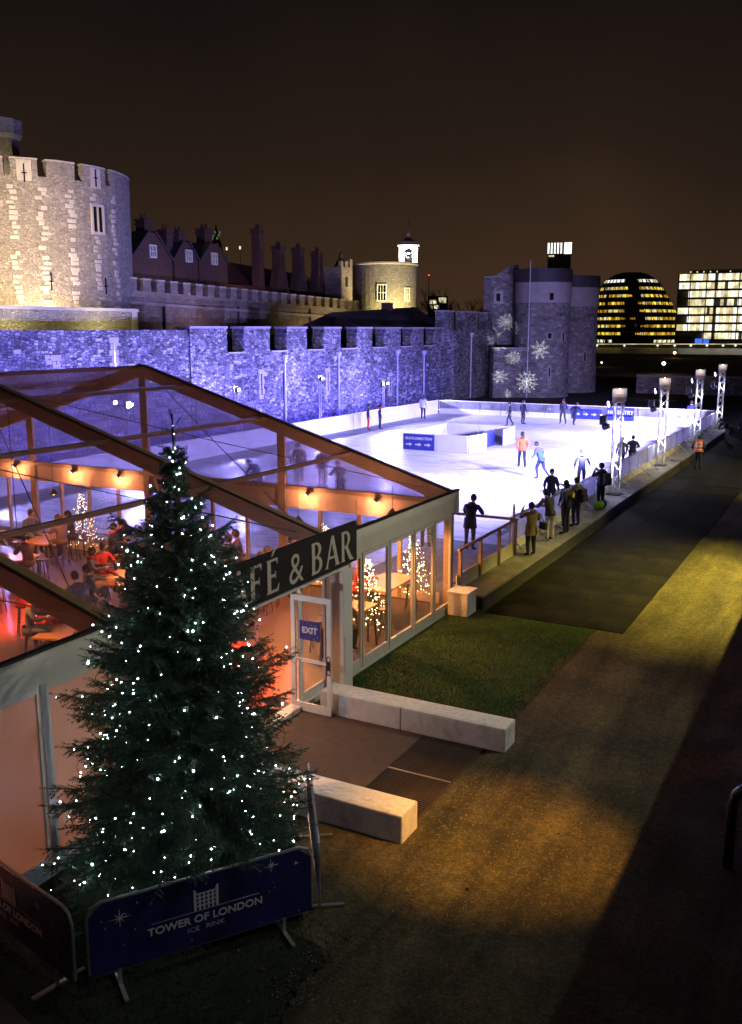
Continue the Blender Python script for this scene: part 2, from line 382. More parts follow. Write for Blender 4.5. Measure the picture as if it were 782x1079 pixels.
# ================================================================ GROUND
def flat(name, poly, z, m, kind=True):
    b = MB(); b.add([(x, y, z) for x, y in poly], [tuple(range(len(poly)))])
    o = b.build(name, m); struct(o); return o
flat('ground', [(-1800, -300), (1800, -300), (1800, 2600), (-1800, 2600)], -.06, 'dark_lawn')
def wobble(p0, p1, n, amp, seed):
    r_ = random.Random(seed); p0, p1 = Vector(p0), Vector(p1); d = (p1 - p0); nn = Vector((-d.y, d.x)).normalized()
    return [tuple(p0 + d * (i / n) + nn * r_.uniform(-amp, amp)) for i in range(n + 1)]
flat('gravel_path', [(-9.3, 9.2), *wobble((-5.2, 8.6), (-4.6, 4.0), 20, .12, 1), (1.0, 4.0), (1.0, 110), (-4.84, 110), (-9.3, 110)], -.004, 'gravel_path')
flat('lawn', [(-30, 2), (-4.9, 2), *wobble((-4.9, 4.0), (-5.15, 8.3), 90, .10, 2), *wobble((-5.2, 8.6), (-9.3, 9.3), 60, .06, 3)], -.012, 'lawn_dark')
flat('artificial_turf', [(-9.3, 15.25), *wobble((-5.75, 15.25), (-5.55, 22.24), 60, .05, 4), (-8.6, 22.24), (-9.3, 22.1)], .004, 'turf')
flat('verge_strip', [(-8.52, 22.3), *wobble((-8.42, 22.3), (-8.42, 74), 160, .03, 5), (-8.52, 74)], .003, 'turf')
# loose stones on the path, grass blades on the turf (nobody could count them)
def scatter(name, m, n, area, fn, seed):
    r_ = np.random.default_rng(seed); V = []; Fc = []
    x0, x1, y0, y1 = area
    for i in range(n):
        x, y = r_.uniform(x0, x1), y0 + (y1 - y0) * r_.random() ** 1.5
        fn(V, Fc, x, y, r_)
    me = bpy.data.meshes.new(name); me.from_pydata(V, [], Fc); me.update()
    o = link(name, me, m); o['kind'] = 'stuff'; return o
def pebble(V, Fc, x, y, r_):
    s = r_.uniform(.006, .017) * (1.6 if r_.random() < .06 else 1); o = len(V)
    a = r_.random() * 6.28; c, n = math.cos(a), math.sin(a)
    for dx, dy, dz in ((1, 0, .1), (0, .7, .1), (-1, 0, .1), (0, -.7, .1), (.1, .1, .75)):
        V.append((x + s * (dx * c - dy * n), y + s * (dx * n + dy * c), s * dz - .003))
    Fc.extend([(o, o + 1, o + 4), (o + 1, o + 2, o + 4), (o + 2, o + 3, o + 4), (o + 3, o, o + 4)])
mat('pebble', (.22, .185, .13), .85, .4, 30, 0)
tag(scatter('loose_gravel', 'pebble', 15000, (-5.4, -.4, 7.6, 30), pebble, 3), 'loose pale stones scattered over the brown gravel path', 'gravel')
def blade(V, Fc, x, y, r_):
    o = len(V); a = r_.random() * 6.28; h = r_.uniform(.02, .065); w = .006
    lx, ly = r_.normal(0, .02), r_.normal(0, .02); c, n = math.cos(a) * w, math.sin(a) * w
    V.extend([(x - c, y - n, 0), (x + c, y + n, 0), (x + lx, y + ly, h)]); Fc.append((o, o + 1, o + 2))
mat('grass_blade', (.022, .066, .008), .8, .5, 5, 0)
tag(scatter('turf_blades', 'grass_blade', 34000, (-9.25, -5.45, 15.3, 22.2), blade, 4), 'short green blades of the turf beside the glazed cafe wall', 'grass')
tag(scatter('lawn_blades', 'lawn_dark', 16000, (-9.2, -5.0, 4.6, 9.0), blade, 5), 'dark short grass around the metal barriers', 'grass')
def leaf(V, Fc, x, y, r_):
    o = len(V); a = r_.random() * 6.28; s = r_.uniform(.025, .05); c, n = math.cos(a) * s, math.sin(a) * s; z = .012
    V.extend([(x - c, y - n, z), (x + n * .5, y - c * .5, z + r_.uniform(0, .02)), (x + c, y + n, z + r_.uniform(0, .02)), (x - n * .5, y + c * .5, z)]); Fc.append((o, o + 1, o + 2, o + 3))
mat('dead_leaf', (.075, .045, .018), .8, .5, 9, 0)
tag(scatter('fallen_leaves', 'dead_leaf', 520, (-6.6, -.5, 7.0, 36), leaf, 9), 'scattered brown fallen leaves on the gravel path', 'leaves')
# rubber mats
mats_ = struct(thing('rubber_walkway', 'x', 'x')); del mats_['label'], mats_['category']
b = MB(); b.box((0, 0, 0), (1.225, 2.385, .02)); tile0 = None
for i in range(21):
    for j in range(3):
        x, y = -8.5 + .615 + j * 1.235, 22.26 + 1.2 + i * 2.4
        if tile0 is None: tile0 = b.build('mat_tile', 'rubber_mat', mats_, bevel=.004); t_ = tile0
        else: t_ = inst(tile0, mats_)
        t_.location = (x + rng.uniform(-.006, .006), y, .008 + rng.uniform(-.002, .002)); t_.rotation_euler = (rng.uniform(-.003, .003), rng.uniform(-.003, .003), rng.uniform(-.004, .004))

# ================================================================ RETAINING WALL (right, out of frame; its parapet throws the long shadow)
rw = MB(); rw.b2((1.0, -6, -.05), (1.7, 110, 6.0)); rw.b2((.96, -6, 6.003), (1.4, 110, 7.0))
o = rw.build('moat_retaining_wall', 'gate_stone', uv=True); tag(o, 'long dark stone retaining wall along the right side of the moat', 'wall')
flat('street', [(1.7, -6), (60, -6), (60, 110), (1.7, 110)], 6.0, 'deck_dark')
# street lamps on the pavement above the wall
LAMP_H = 6.0
def street_lamp(y, power, col, cone, aim, lab, off=2.99):
    x = 1.0 + off
    t = thing('street_lamp', lab, 'street lamp', (x, y, 6.0), group='street lamps above the moat wall')
    m = MB(); m.tube([(0, 0, .004), (0, 0, .5), (0, 0, LAMP_H)], [.09, .06, .045], 10); m.tube([(0, 0, LAMP_H - .05), (-.3, 0, LAMP_H + .1), (-.45, 0, LAMP_H + .1)], .03, 8)
    m.build('post', 'steel_dark', t); m = MB(); m.box((-.55, 0, LAMP_H + .1), (.5, .22, .1)); m.build('lamp_head', 'steel_dark', t, bevel=.02)
    lamp('lamp_light', 'SPOT', (x - .6, y, 6.0 + LAMP_H + .02), power, col, t, aim, .04, cone, 1.0)
street_lamp(5.5, 650, (.90, .92, 1.0), 46, (-6.6, 7.4, .7), 'added white lamp nearest the viewer to light the barrier banners')  # unseen lamp added to brighten the barrier banners
street_lamp(12.6, 17000, (1.0, .42, .04), 19, (-4.35, 11.9, 0), 'street lamp with amber light near the cafe steps')
street_lamp(21.0, 3500, (1.0, .95, .76), 66, (-9.3, 14.5, 1.4), 'street lamp with pale light opposite the cafe windows')
street_lamp(38.0, 5500, (1.0, .86, .42), 34, (-9.0, 31.5, 1.0), 'street lamp with pale yellow light opposite the people at the fence')
street_lamp(30.0, 44000, (1.0, .76, .12), 58, (-1.6, 28.2, 0), 'street lamp with yellow light opposite the rubber matting')
street_lamp(50.0, 12000, (1.0, .80, .30), 60, (-6.0, 50.0, 0), 'street lamp with yellow light near the far end of the rink')

# ================================================================ RINK
ICEZ = .4
m, nt = newmat('ice'); L = nt.links.new
o_ = N(nt, 'ShaderNodeOutputMaterial'); p_ = N(nt, 'ShaderNodeBsdfPrincipled'); t_ = N(nt, 'ShaderNodeTexCoord')
n1 = N(nt, 'ShaderNodeTexNoise', i_Scale=.22, i_Detail=8.0, i_Roughness=.7); L(t_.outputs['Object'], n1.inputs['Vector'])
ci_ = ramp(nt, [(.30, (.70, .72, .79)), (.5, (.79, .80, .84)), (.7, (.88, .88, .90))], n1.outputs['Fac'])
w1 = N(nt, 'ShaderNodeTexNoise', i_Scale=.35, i_Detail=2.0); L(t_.outputs['Object'], w1.inputs['Vector'])
wa = N(nt, 'ShaderNodeVectorMath', operation='MULTIPLY_ADD'); wa.inputs[1].default_value = (7, 7, 0); L(w1.outputs['Color'], wa.inputs[0]); L(t_.outputs['Object'], wa.inputs[2])
vs_ = N(nt, 'ShaderNodeTexVoronoi', feature='DISTANCE_TO_EDGE', voronoi_dimensions='2D'); vs_.inputs['Scale'].default_value = .55; L(wa.outputs[0], vs_.inputs['Vector'])
ms_ = N(nt, 'ShaderNodeMapRange'); ms_.inputs[1].default_value = .0; ms_.inputs[2].default_value = .035; ms_.inputs[3].default_value = .45; ms_.inputs[4].default_value = 0; L(vs_.outputs['Distance'], ms_.inputs[0])
mi_ = N(nt, 'ShaderNodeMix', data_type='RGBA'); L(ms_.outputs[0], mi_.inputs[0]); L(ci_, mi_.inputs[6]); mi_.inputs[7].default_value = (.5, .53, .66, 1); L(mi_.outputs[2], p_.inputs['Base Color'])
mp = N(nt, 'ShaderNodeMapping'); mp.inputs['Scale'].default_value = (.35, 2.6, 1); mp.inputs['Rotation'].default_value = (0, 0, .5); L(t_.outputs['Object'], mp.inputs[0])
n2 = N(nt, 'ShaderNodeTexNoise', i_Scale=1.2, i_Detail=9.0, i_Roughness=.75, i_Distortion=1.2); L(mp.outputs[0], n2.inputs['Vector'])
rr = N(nt, 'ShaderNodeMapRange'); rr.inputs[1].default_value = .42; rr.inputs[2].default_value = .60; rr.inputs[3].default_value = .22; rr.inputs[4].default_value = .55
L(n2.outputs['Fac'], rr.inputs[0]); L(rr.outputs[0], p_.inputs['Roughness'])
bp = N(nt, 'ShaderNodeBump', i_Strength=.05, i_Distance=.02); L(n2.outputs['Fac'], bp.inputs['Height']); L(bp.outputs[0], p_.inputs['Normal']); L(p_.outputs[0], o_.inputs[0])
RX0, RX1, RY0, RY1 = -32.2, -9.80, 23.4, 72.4
b = MB(); b.b2((RX0, RY0, -.05), (-12.62, 28.2, ICEZ)); b.b2((RX0, 28.2, -.05), (RX1, RY1, ICEZ)); struct(b.build('ice_rink', 'ice'))
b = MB(); b.b2((-12.6, 22.6, -.05), (-9.80, 28.18, ICEZ + .03)); b.b2((-32.2, 22.6, -.05), (-12.62, 23.38, ICEZ + .03)); struct(b.build('entry_deck', 'deck_grey'))
# viewing platform along the near side
pf = struct(thing('viewing_platform', 'x', 'x')); del pf['label'], pf['category']
for i in range(21):
    b = MB(); b.b2((-9.78, 22.45 + i * 2.4, .33), (-8.60, 22.45 + i * 2.4 + 2.385, .40)); b.build('deck_panel', 'deck_grey', pf, bevel=.006)
b = MB(); b.b2((-8.66, 22.45, -.02), (-8.585, 72.8, .325)); b.build('fascia', 'deck_dark', pf)
b = MB(); b.b2((-9.7, 22.45, -.02), (-8.70, 72.8, .30)); b.build('underframe', 'deck_dark', pf)
# boards
def board_run(name, lab, p0, p1, n, h=1.12, window=False, z=ICEZ, th=.07):
    p0, p1 = Vector((*p0, z)), Vector((*p1, z)); d = (p1 - p0); l = d.length / n; dn = d.normalized(); rz = math.atan2(dn.y, dn.x)
    t = thing(name, lab, 'rink board', p0, rz)
    for i in range(n):
        if window:
            b = MB(); b.b2((i * l + .01, -th / 2, 0), (i * l + l - .01, th / 2, .42)); b.build('board_panel', 'board_white', t, bevel=.008)
            b = MB(); b.b2((i * l + .06, -.01, .42), (i * l + l - .06, .01, h - .06)); b.build('window_panel', 'rail_film', t)
            b = MB(); b.b2((i * l - .025, -.03, .422), (i * l + .025, .03, h - .062)); b.build('post', 'alu', t)
        else:
            b = MB(); b.b2((i * l + .008, -th / 2, 0), (i * l + l - .008, th / 2, h - .07)); b.build('board_panel', 'board_white', t, bevel=.008)
    b = MB(); b.b2((0, -.06, h - .058), (d.length, .06, h)); b.build('top_rail', 'board_white', t, bevel=.015)
    return t
board_run('rink_board', 'long white rink board in front of the blue-lit castle wall', (RX0, RY0), (RX0, RY1 - .1), 20)
board_run('rink_board', 'far white rink board with clear windows below the snowflakes', (RX0 + .1, RY1), (RX1 - .1, RY1), 12, window=True)
# perimeter fence on the platform side
fx = -9.66
fe = thing('rink_fence', 'clear panelled fence with white kick boards between rink and platform', 'fence', (fx, 27.5, ICEZ))
nf = 22; fl = (RY1 - 27.5) / nf
b = MB(); b.box((0, 0, .56), (.05, .06, 1.1)); post0 = b.build('post', 'alu', fe, bevel=.006)
b = MB(); b.box((0, fl / 2, .70), (.014, fl - .08, .74)); pane0 = b.build('pane', 'rail_film', fe)
b = MB(); b.box((0, fl / 2, .15), (.05, fl - .07, .30)); kick0 = b.build('kick_board', 'cream_canvas', fe, bevel=.006)
b = MB(); b.bar((.0, 0, .5), (.55, 0, .03), .04, .04); b.box((.34, 0, .018), (.6, .05, .03)); br0 = b.build('brace', 'alu', fe)
for i in range(nf + 1):
    for o0 in ((post0, pane0, kick0) if i < nf else (post0,)):
        if i: inst(o0, fe, (0, i * fl, 0))
    if i % 1 == 0 and i: inst(br0, fe, (0, i * fl, 0))
b = MB(); b.b2((-.04, -.03, 1.085), (.04, RY1 - 27.5, 1.13)); b.build('top_rail', 'alu', fe, bevel=.01)
# entrance railing (warm-lit wood) between cafe corner and fence
er = thing('entrance_railing', 'brown handrail with posts and cream kick board beside the cafe corner', 'railing', (-9.4, 22.5, ICEZ))
for y in (.25, 1.75, 3.3, 4.75):
    b = MB(); b.box((0, y, .55), (.09, .09, 1.1)); b.build('post', 'rail_wood', er, bevel=.008)
b = MB(); b.bar((0, .1, 1.13), (0, 4.9, 1.13), .10, .055); b.build('handrail', 'rail_wood', er, bevel=.012)
b = MB(); b.bar((.0, 4.95, 1.10), (-3.6, 4.95, 1.10), .055, .09); b.build('cross_rail', 'rail_wood', er, bevel=.012)
b = MB(); b.b2((-.06, .1, -.2), (-.02, 4.7, .42)); b.build('kick_board', 'cream_canvas', er)
b = MB(); b.b2((-.15, 4.86, .0), (-.10, 4.96, 1.6)); b.build('gate_post', 'alu', er)
# white weight box at the cafe corner
b = MB(); b.box((0, 0, .31), (.55, .62, .60)); b.box((0, 0, .635), (.60, .67, .05))
o = b.build('weight_box', 'render_white', bevel=.012); o.location = (-8.98, 21.92, .008); tag(o, 'white block-shaped weight box at the cafe corner beside the turf', 'box')

# lighting trusses
def truss(y, lab, k):
    t = thing('lighting_truss', lab, 'lighting truss', (-9.28, y, ICEZ), group='lighting trusses along the platform')
    H = 3.95; w = .17
    m = MB(); m.box((0, 0, .02), (.6, .6, .03)); m.build('base_plate', 'steel_dark', t)
    m = MB()
    for a, c in ((-w, -w), (w, -w), (w, w), (-w, w)): m.tube([(a, c, .04), (a, c, H)], .026, 6)
    m.build('chord', 'white_paint', t)
    m = MB(); n = 9
    for i in range(n):
        z0, z1 = .08 + i * (H - .1) / n, .08 + (i + 1) * (H - .1) / n
        for (a, c), (e, f) in (((-w, -w), (w, -w)), ((w, -w), (w, w)), ((w, w), (-w, w)), ((-w, w), (-w, -w))):
            if i % 2: a, c, e, f = e, f, a, c
            m.tube([(a, c, z0), (e, f, z1)], .014, 5, cap=False)
    m.build('lacing', 'white_paint', t)
    m = MB(); m.box((0, 0, H + .30), (.50, .50, .60)); m.build('top_cover', 'plinth_wrap', t, bevel=.03)
    m = MB(); m.box((0, 0, H + .22), (.30, .30, .34)); m.build('dimmer_box', 'wood_top', t, bevel=.02)
    for s in (-1, 1):
        m = MB(); m.bar((s * .17, 0, H - .55), (s * .55, 0, H - .55), .05, .05); m.build('arm', 'steel_dark', t)
    m = MB(); m.box((-.60, -.12, H - .75), (.30, .26, .42)); m.build('loudspeaker', 'speaker', t, bevel=.03)
    lamp('truss_fill', 'POINT', (-9.28, y, ICEZ + 1.2), 48, (.80, .78, 1.0), t, size=.05); lamp('truss_fill', 'POINT', (-9.28, y, ICEZ + 3.0), 70, (.80, .78, 1.0), t, size=.05)  # points added inside the mast to make the lattice glow
    lamp('cover_light', 'POINT', (-9.28, y, ICEZ + H + .58), 12, (1.0, .85, .75), t, size=.03)  # point added inside the cover to make its wrap glow
    # floods
    for j, (dx, dz, ax, ay) in enumerate(((-.45, H - .1, -19, -14 if k == 0 else -9), (-.45, H - 1.0, -16, 9))):
        m = MB(); m.lathe((0, 0, 0), [(.02, -.2), (.10, -.18), (.16, .05), (.17, .08)], 12)
        h = m.build('flood_light', 'speaker', t); h.location = (dx, .25 * (1 - 2 * j), dz)
        aim = Vector((ax - dx, ay, -dz + .4)); h.rotation_euler = aim.to_track_quat('Z', 'Y').to_euler()
        m = MB(); m.lathe((0, 0, 0), [(0.001, .06), (.14, .06)], 12); m.build('lens', 'lamp_violet', h)
        wp = Vector((-9.28 + dx, y + .25 * (1 - 2 * j), ICEZ + dz)) + aim.normalized() * .14
        lamp('flood_beam', 'SPOT', wp, POW_TRUSS * (1.4 if k == 0 else 1), ((.34, .305, 1.0), (.40, .365, 1.0))[j], t, wp + aim, .12, 105, .6)
POW_TRUSS = 20000
for k, (y, lab) in enumerate(((39.7, 'tallest-looking lighting truss tower, nearest to the cafe'), (49.5, 'second lighting truss tower from the cafe'),
                             (60.7, 'third lighting truss tower from the cafe, behind the orange vest'), (70.4, 'farthest lighting truss tower at the rink corner'))): truss(y, lab, k)

# poles with white floods along the castle wall
def wall_pole(y, z, lab, dbl=False):
    t = thing('flood_pole', lab, 'light pole', (-36.2, y, 0), group='flood light poles along the castle wall')
    m = MB()
    for dy in (-.13, .13): m.tube([(0, dy, 0), (0, dy, z + .2)], .035, 6)
    for i in range(8): m.tube([(0, -.13 if i % 2 else .13, .2 + i * z / 8), (0, .13 if i % 2 else -.13, .2 + (i + 1) * z / 8)], .015, 5)
    m.build('mast', 'alu', t)
    for s in ((-.4, .4) if dbl else (0,)):
        m = MB(); m.box((.12, s, z), (.16, .42, .30)); m.build('flood_head', 'speaker', t)
        m = MB(); m.box((.21, s, z), (.012, .26, .17)); m.build('lens', 'lamp_white', t)
        lamp('flood_beam', 'SPOT', (-36.2 + .25, y + s, z), 10500, (.39, .355, 1.0), t, (-22, y - 5, .4), .15, 140, .6)
        lamp('wall_wash', 'POINT', (-36.9, y + s, z + .1), (720 if y > 45 else 250) if not dbl else 420, (.36, .335, 1.0), t, size=.1)
wall_pole(29.5, 3.4, 'added light pole hidden behind the cafe to brighten the near ice')  # unseen pole, put in to light the near ice
wall_pole(39.2, 3.3, 'light pole by the castle wall seen through the cafe roof')
wall_pole(49.2, 3.56, 'light pole by the castle wall just right of the cafe roof')
wall_pole(59.7, 3.8, 'single light pole by the castle wall, the brightest one')
wall_pole(70.0, 2.9, 'light pole with two lamps behind a pair of skaters', True)
# blue wash lights at the wall foot
for i in range(11):
    y = 18 + i * 6.6
    t = thing('wall_washer', 'small blue wash light on the ground at the castle wall foot', 'wash light', (-34.6, y, 0), group='blue wash lights at the wall foot')
    m = MB(); m.box((0, 0, .12), (.3, .5, .2)); m.build('housing', 'speaker', t, bevel=.02)
    m = MB(); m.box((-.152, 0, .16), (.01, .4, .12)); m.build('lens', 'lamp_violet', t)
    k_ = 1.0 if i < 9 else .3
    lamp('wash_beam', 'SPOT', (-34.9, y, .45), 3000 * k_, (.055, .04, 1.0), t, (-39, y, 4.6), .1, 140, .5)

# centre island of boards with the direction sign
isl = thing('rink_island', 'low white pen of boards in the middle of the ice', 'barrier', (-24.1, 49.2, ICEZ))
def ib(x0, y0, x1, y1, h=1.0):
    m = MB(); m.bar((x0, y0, h / 2 + .003), (x1, y1, h / 2 + .003), .07, h); m.build('board_panel', 'board_white', isl, bevel=.01)
ib(.0, 0, 2.10, 0); ib(2.14, 0, 4.1, 0); ib(4.14, .02, 4.5, 1.9)
ib(4.64, 4.4, 4.64, 6.4); ib(0, 6.45, 2.2, 6.45); ib(2.25, 6.45, 4.6, 6.45); ib(.0, 2.6, 0, 4.4); ib(0, 4.45, 0, 6.4); ib(0, .05, 0, 2.55)
m = MB(); m.b2((4.0, 2.35, .0), (4.08, 4.35, .96)); m.build('blue_panel', 'sign_blue', isl)
sg = thing('direction_sign', 'blue sign reading SKATE DIRECTION with three white arrows', 'sign', (-24.05, 49.10, ICEZ + .04))
m = MB(); m.b2((0, -.03, 0), (2.0, 0, .92)); m.build('panel', 'sign_blue', sg)
o = link('lettering', text_mesh('SKATE DIRECTION', .205, .004, .006), 'print_white', sg); face(o, (1.0, -.036, .60), (1, 0, 0))
for i in range(3):
    ar = curve_mesh([[(0, .07), (.22, .07), (.22, 0), (.42, .11), (.22, .22), (.22, .15), (0, .15)]], .004)
    o = link('arrow', ar, 'print_white', sg); face(o, (.18 + i * .60, -.036, .2), (1, 0, 0))
# signs on the far board
def board_sign(px, lines, w, h, lab, arrows=0):
    p = gy(px, 434, RY1 - .09)
    t = thing('board_sign', lab, 'sign', (p.x, RY1 - .09, ICEZ + .06), group='blue signs on the far rink board')
    m = MB(); m.b2((-w / 2, -.02, 0), (w / 2, 0, h)); m.build('panel', 'sign_blue', t)
    for k, (s, sz, zz) in enumerate(lines):
        o = link('lettering', text_mesh(s, sz, .004, .008), 'print_white', t); face(o, (0, -.026, zz), (1, 0, 0))
    for i in range(arrows):
        o = link('arrow', curve_mesh([[(0, .09), (.22, .09), (.22, 0), (.42, .13), (.22, .26), (.22, .17), (0, .17)]], .004), 'print_white', t); face(o, (-.9 + i * .65, -.026, .25), (1, 0, 0))
board_sign(654, [('NO ENTRY', .40, .50)], 2.1, 1.02, 'blue NO ENTRY sign on the far rink board')
board_sign(618, [], 2.4, .8, 'blue sign of white arrows on the far rink board', 3)
# ================================================================ MARQUEE
MX1, MXR, MX0 = -9.37, -19.84, -30.3
EZ, RZ = 3.2, 6.31
FR = [22.15, 15.9, 9.6, 3.4]
mq = thing('cafe_marquee', 'clear-roofed marquee cafe with brown frame and glazed side wall', 'marquee', (0, 0, 0))
def rz_at(x): return EZ + (RZ - EZ) * (1 - abs(x - MXR) / (MX1 - MXR))
sl = math.atan((RZ - EZ) / (MX1 - MXR))
for y in FR:
    for x in (MX1, MX0):
        b = MB(); s = 1 if x > MXR else -1
        b.bar((x - s * .05, y, EZ - .15), (MXR, y, RZ - .15), .26, .36, up=(0, 0, 1)); b.build('rafter', 'beam_brown', mq, bevel=.02)
        b = MB(); b.bar((x - s * .05, y - .12, EZ + .040), (MXR, y - .12, RZ + .040), .05, .03); b.build('keder_strip', 'dark_gasket', mq)
        b = MB(); b.box((x - s * .12, y, EZ / 2 - .13), (.22, .17, EZ - .30)); b.build('frame_leg', 'beam_brown', mq, bevel=.01)
PX = [-9.40, -12.43, -15.25, -18.06, MXR]
for i in range(3):
    y1, y0 = FR[i], FR[i + 1]
    for side in (1, -1):
        for j, x in enumerate(PX):
            xx = x if side > 0 else 2 * MXR - x
            if x == MXR and side < 0: continue
            b = MB(); w = .09 if 0 < j < 4 else .14
            b.bar((xx, y0 + .09, rz_at(xx) - .06), (xx, y1 - .09, rz_at(xx) - .06), w, .09); b.build('eave_beam' if j == 0 else 'ridge_beam' if j == 4 else 'purlin', 'beam_brown', mq)
            if 0 < j < 4:
                b = MB(); b.bar((xx + .05, y0 + .09, rz_at(xx) + .006), (xx + .05, y1 - .09, rz_at(xx) + .006), .03, .016); b.build('purlin_seal', 'dark_gasket', mq)
        for j in range(4):
            xa, xb = PX[j], PX[j + 1]
            if side < 0: xa, xb = 2 * MXR - xa, 2 * MXR - xb
            b = MB(); n = 10; o = []
            for u in range(n + 1):
                for v in range(n + 1):
                    x = xa + (xb - xa) * u / n; y = y0 + .05 + (y1 - y0 - .1) * v / n
                    sag = -(.05 + .03 * ((i * 7 + j * 3) % 3)) * math.sin(math.pi * u / n) * math.sin(math.pi * v / n) + rng.uniform(-.006, .006)
                    b.v.append((x, y, rz_at(x) + sag + .012))
            b.f = [(u * (n + 1) + v, (u + 1) * (n + 1) + v, (u + 1) * (n + 1) + v + 1, u * (n + 1) + v + 1) for u in range(n) for v in range(n)]
            b.build('roof_panel', 'clear_roof', mq, smooth=True)
    # wind bracing cables
    for (xa, ya, xb, yb) in ((-10, y0, -19.5, y1), (-10, y1, -19.5, y0)):
        b = MB(); b.tube([(xa, ya, rz_at(xa) - .16), ((xa + xb) / 2, (ya + yb) / 2, rz_at((xa + xb) / 2) - .22), (xb, yb, rz_at(xb) - .16)], .012, 5); b.build('bracing_cable', 'dark_gasket', mq)
# ---- far gable end (y = 22.15)
GY = FR[0]; HZ = 2.95
b = MB(); b.b2((MX0 + .2, GY - .07, HZ - .08), (MX1 - .2, GY + .07, HZ + .05)); b.build('gable_header', 'beam_brown', mq, bevel=.01)
posts = [-14.75, MXR, -24.9]
for x in posts:
    b = MB(); b.b2((x - .13, GY - .06, .1), (x + .13, GY + .06, rz_at(x) - .25)); b.build('gable_post', 'beam_brown', mq, bevel=.012)
xs = [MX0 + .3, *posts[::-1], MX1 - .3]
for a, c in zip(xs[:-1], xs[1:]):
    b = MB(); b.add([(a + .14, GY + .01, HZ + .06), (c - .14, GY + .01, HZ + .06), (c - .14, GY + .01, rz_at(c - .14) - .26), (a + .14, GY + .01, rz_at(a + .14) - .26)], [(0, 1, 2, 3)]); b.build('gable_film', 'gable_film', mq)
mat('band_cream', (.66, .48, .36), .6, .12, 2, .1)
for a, c in zip(xs[:-1], xs[1:]):
    b = MB(); b.b2((a + .14, GY - .02, 2.34), (c - .14, GY + .02, HZ - .09)); b.build('gable_band', 'band_cream', mq)
    n = max(2, round((c - a) / 1.28)); w = (c - a) / n
    for i in range(n + 1):
        if i in (0, n): continue
        b = MB(); b.b2((a + i * w - .05, GY - .05, .12), (a + i * w + .05, GY + .05, 2.33)); b.build('mullion', 'beam_brown', mq, bevel=.008)
    for i in range(n):
        b = MB(); b.b2((a + i * w + .12, GY - .01, .42), (a + i * w + w - .12, GY + .006, 2.30)); b.build('pane', 'clear_glass', mq)
        b = MB(); b.b2((a + i * w + .06, GY - .03, .12), (a + i * w + w - .06, GY + .03, .40)); b.build('sill_panel', 'band_cream', mq)
# ---- left long wall (mostly hidden) 
for i in range(3):
    b = MB(); b.b2((MX0 - .02, FR[i + 1] + .1, .1), (MX0 + .02, FR[i] - .1, EZ - .12)); b.build('wall_panel', 'band_cream', mq)
b = MB(); b.b2((MX0, FR[3], -.02), (MX1 - .06, FR[0] - .1, .10)); fl_ = b.build('floor', 'floor_deck', mq)
# ---- right long wall: valance + glazed panels
def valance(y0, y1, z0=2.66):
    b = MB(); n = 14
    for i in range(n + 1):
        y = y0 + (y1 - y0) * i / n; w = .012 * math.sin(i * 1.7) 
        b.v += [(MX1 + .03 + w, y, z0), (MX1 + .04 + w * .5, y, z0 + .3), (MX1 + .075, y, EZ + .02), (MX1 - .02, y, EZ + .035)]
    for i in range(n):
        for k in range(3): b.f.append((i * 4 + k, i * 4 + 4 + k, i * 4 + 5 + k, i * 4 + 1 + k))
    b.build('valance', 'cream_canvas', mq, smooth=True)
valance(16.05, 22.28); valance(9.7, 11.0); valance(3.45, 9.5)
b = MB(); b.bar((MX1 + .06, 3.4, EZ + .06), (MX1 + .06, 22.3, EZ + .06), .10, .035); b.build('gutter', 'dark_gasket', mq)
b = MB(); b.b2((MX1 - .1, 22.16, 2.62), (MX1 + .09, 22.34, EZ + .04)); b.build('corner_flap', 'cream_canvas', mq, bevel=.03)
def glazed(y0, y1, zb=.03, zt=2.64, kick=.24, gm='clear_glass', fm='frame_cream', st=.07):
    fr = MB(); X = MX1
    fr.b2((X - .03, y0, zb), (X + .03, y0 + st, zt)); fr.b2((X - .03, y1 - st, zb), (X + .03, y1, zt))
    fr.b2((X - .028, y0 + st, zt - .08), (X + .028, y1 - st, zt)); fr.b2((X - .028, y0 + st, zb), (X + .028, y1 - st, zb + kick))
    f = fr.build('window_frame', fm, mq)
    b = MB(); b.b2((X - .008, y0 + st, zb + kick), (X + .008, y1 - st, zt - .08)); b.build('pane', gm, f)
ys = [16.52, 17.09, 18.39, 19.72, 20.91, 22.02]
for a, c in zip(ys[:-1], ys[1:]): glazed(a + .02, c - .02)
for a, c in ((8.26, 9.45), (6.9, 8.14), (5.6, 6.84), (4.3, 5.54)): glazed(a, c, .12, 2.74, .16, 'frosted_orange', 'white_paint', .05)
for a in (8.14, 6.84, 5.54):
    b = MB(); b.b2((MX1 - .04, a + .01, .05), (MX1 + .05, a + .11, 2.78)); b.build('mullion', 'alu', mq, bevel=.01)
b = MB(); b.b2((MX1 - .04, 3.4, -.02), (MX1 + .045, 9.6, .115)); b.build('base_rail', 'white_paint', mq)
b = MB(); b.b2((MX1 - .05, 16.1, -.02), (MX1 + .045, 22.2, .028)); b.build('base_rail', 'frame_cream', mq)
glazed(9.75, 11.0, .12, 2.64, .16, 'frosted_orange', 'white_paint', .05)

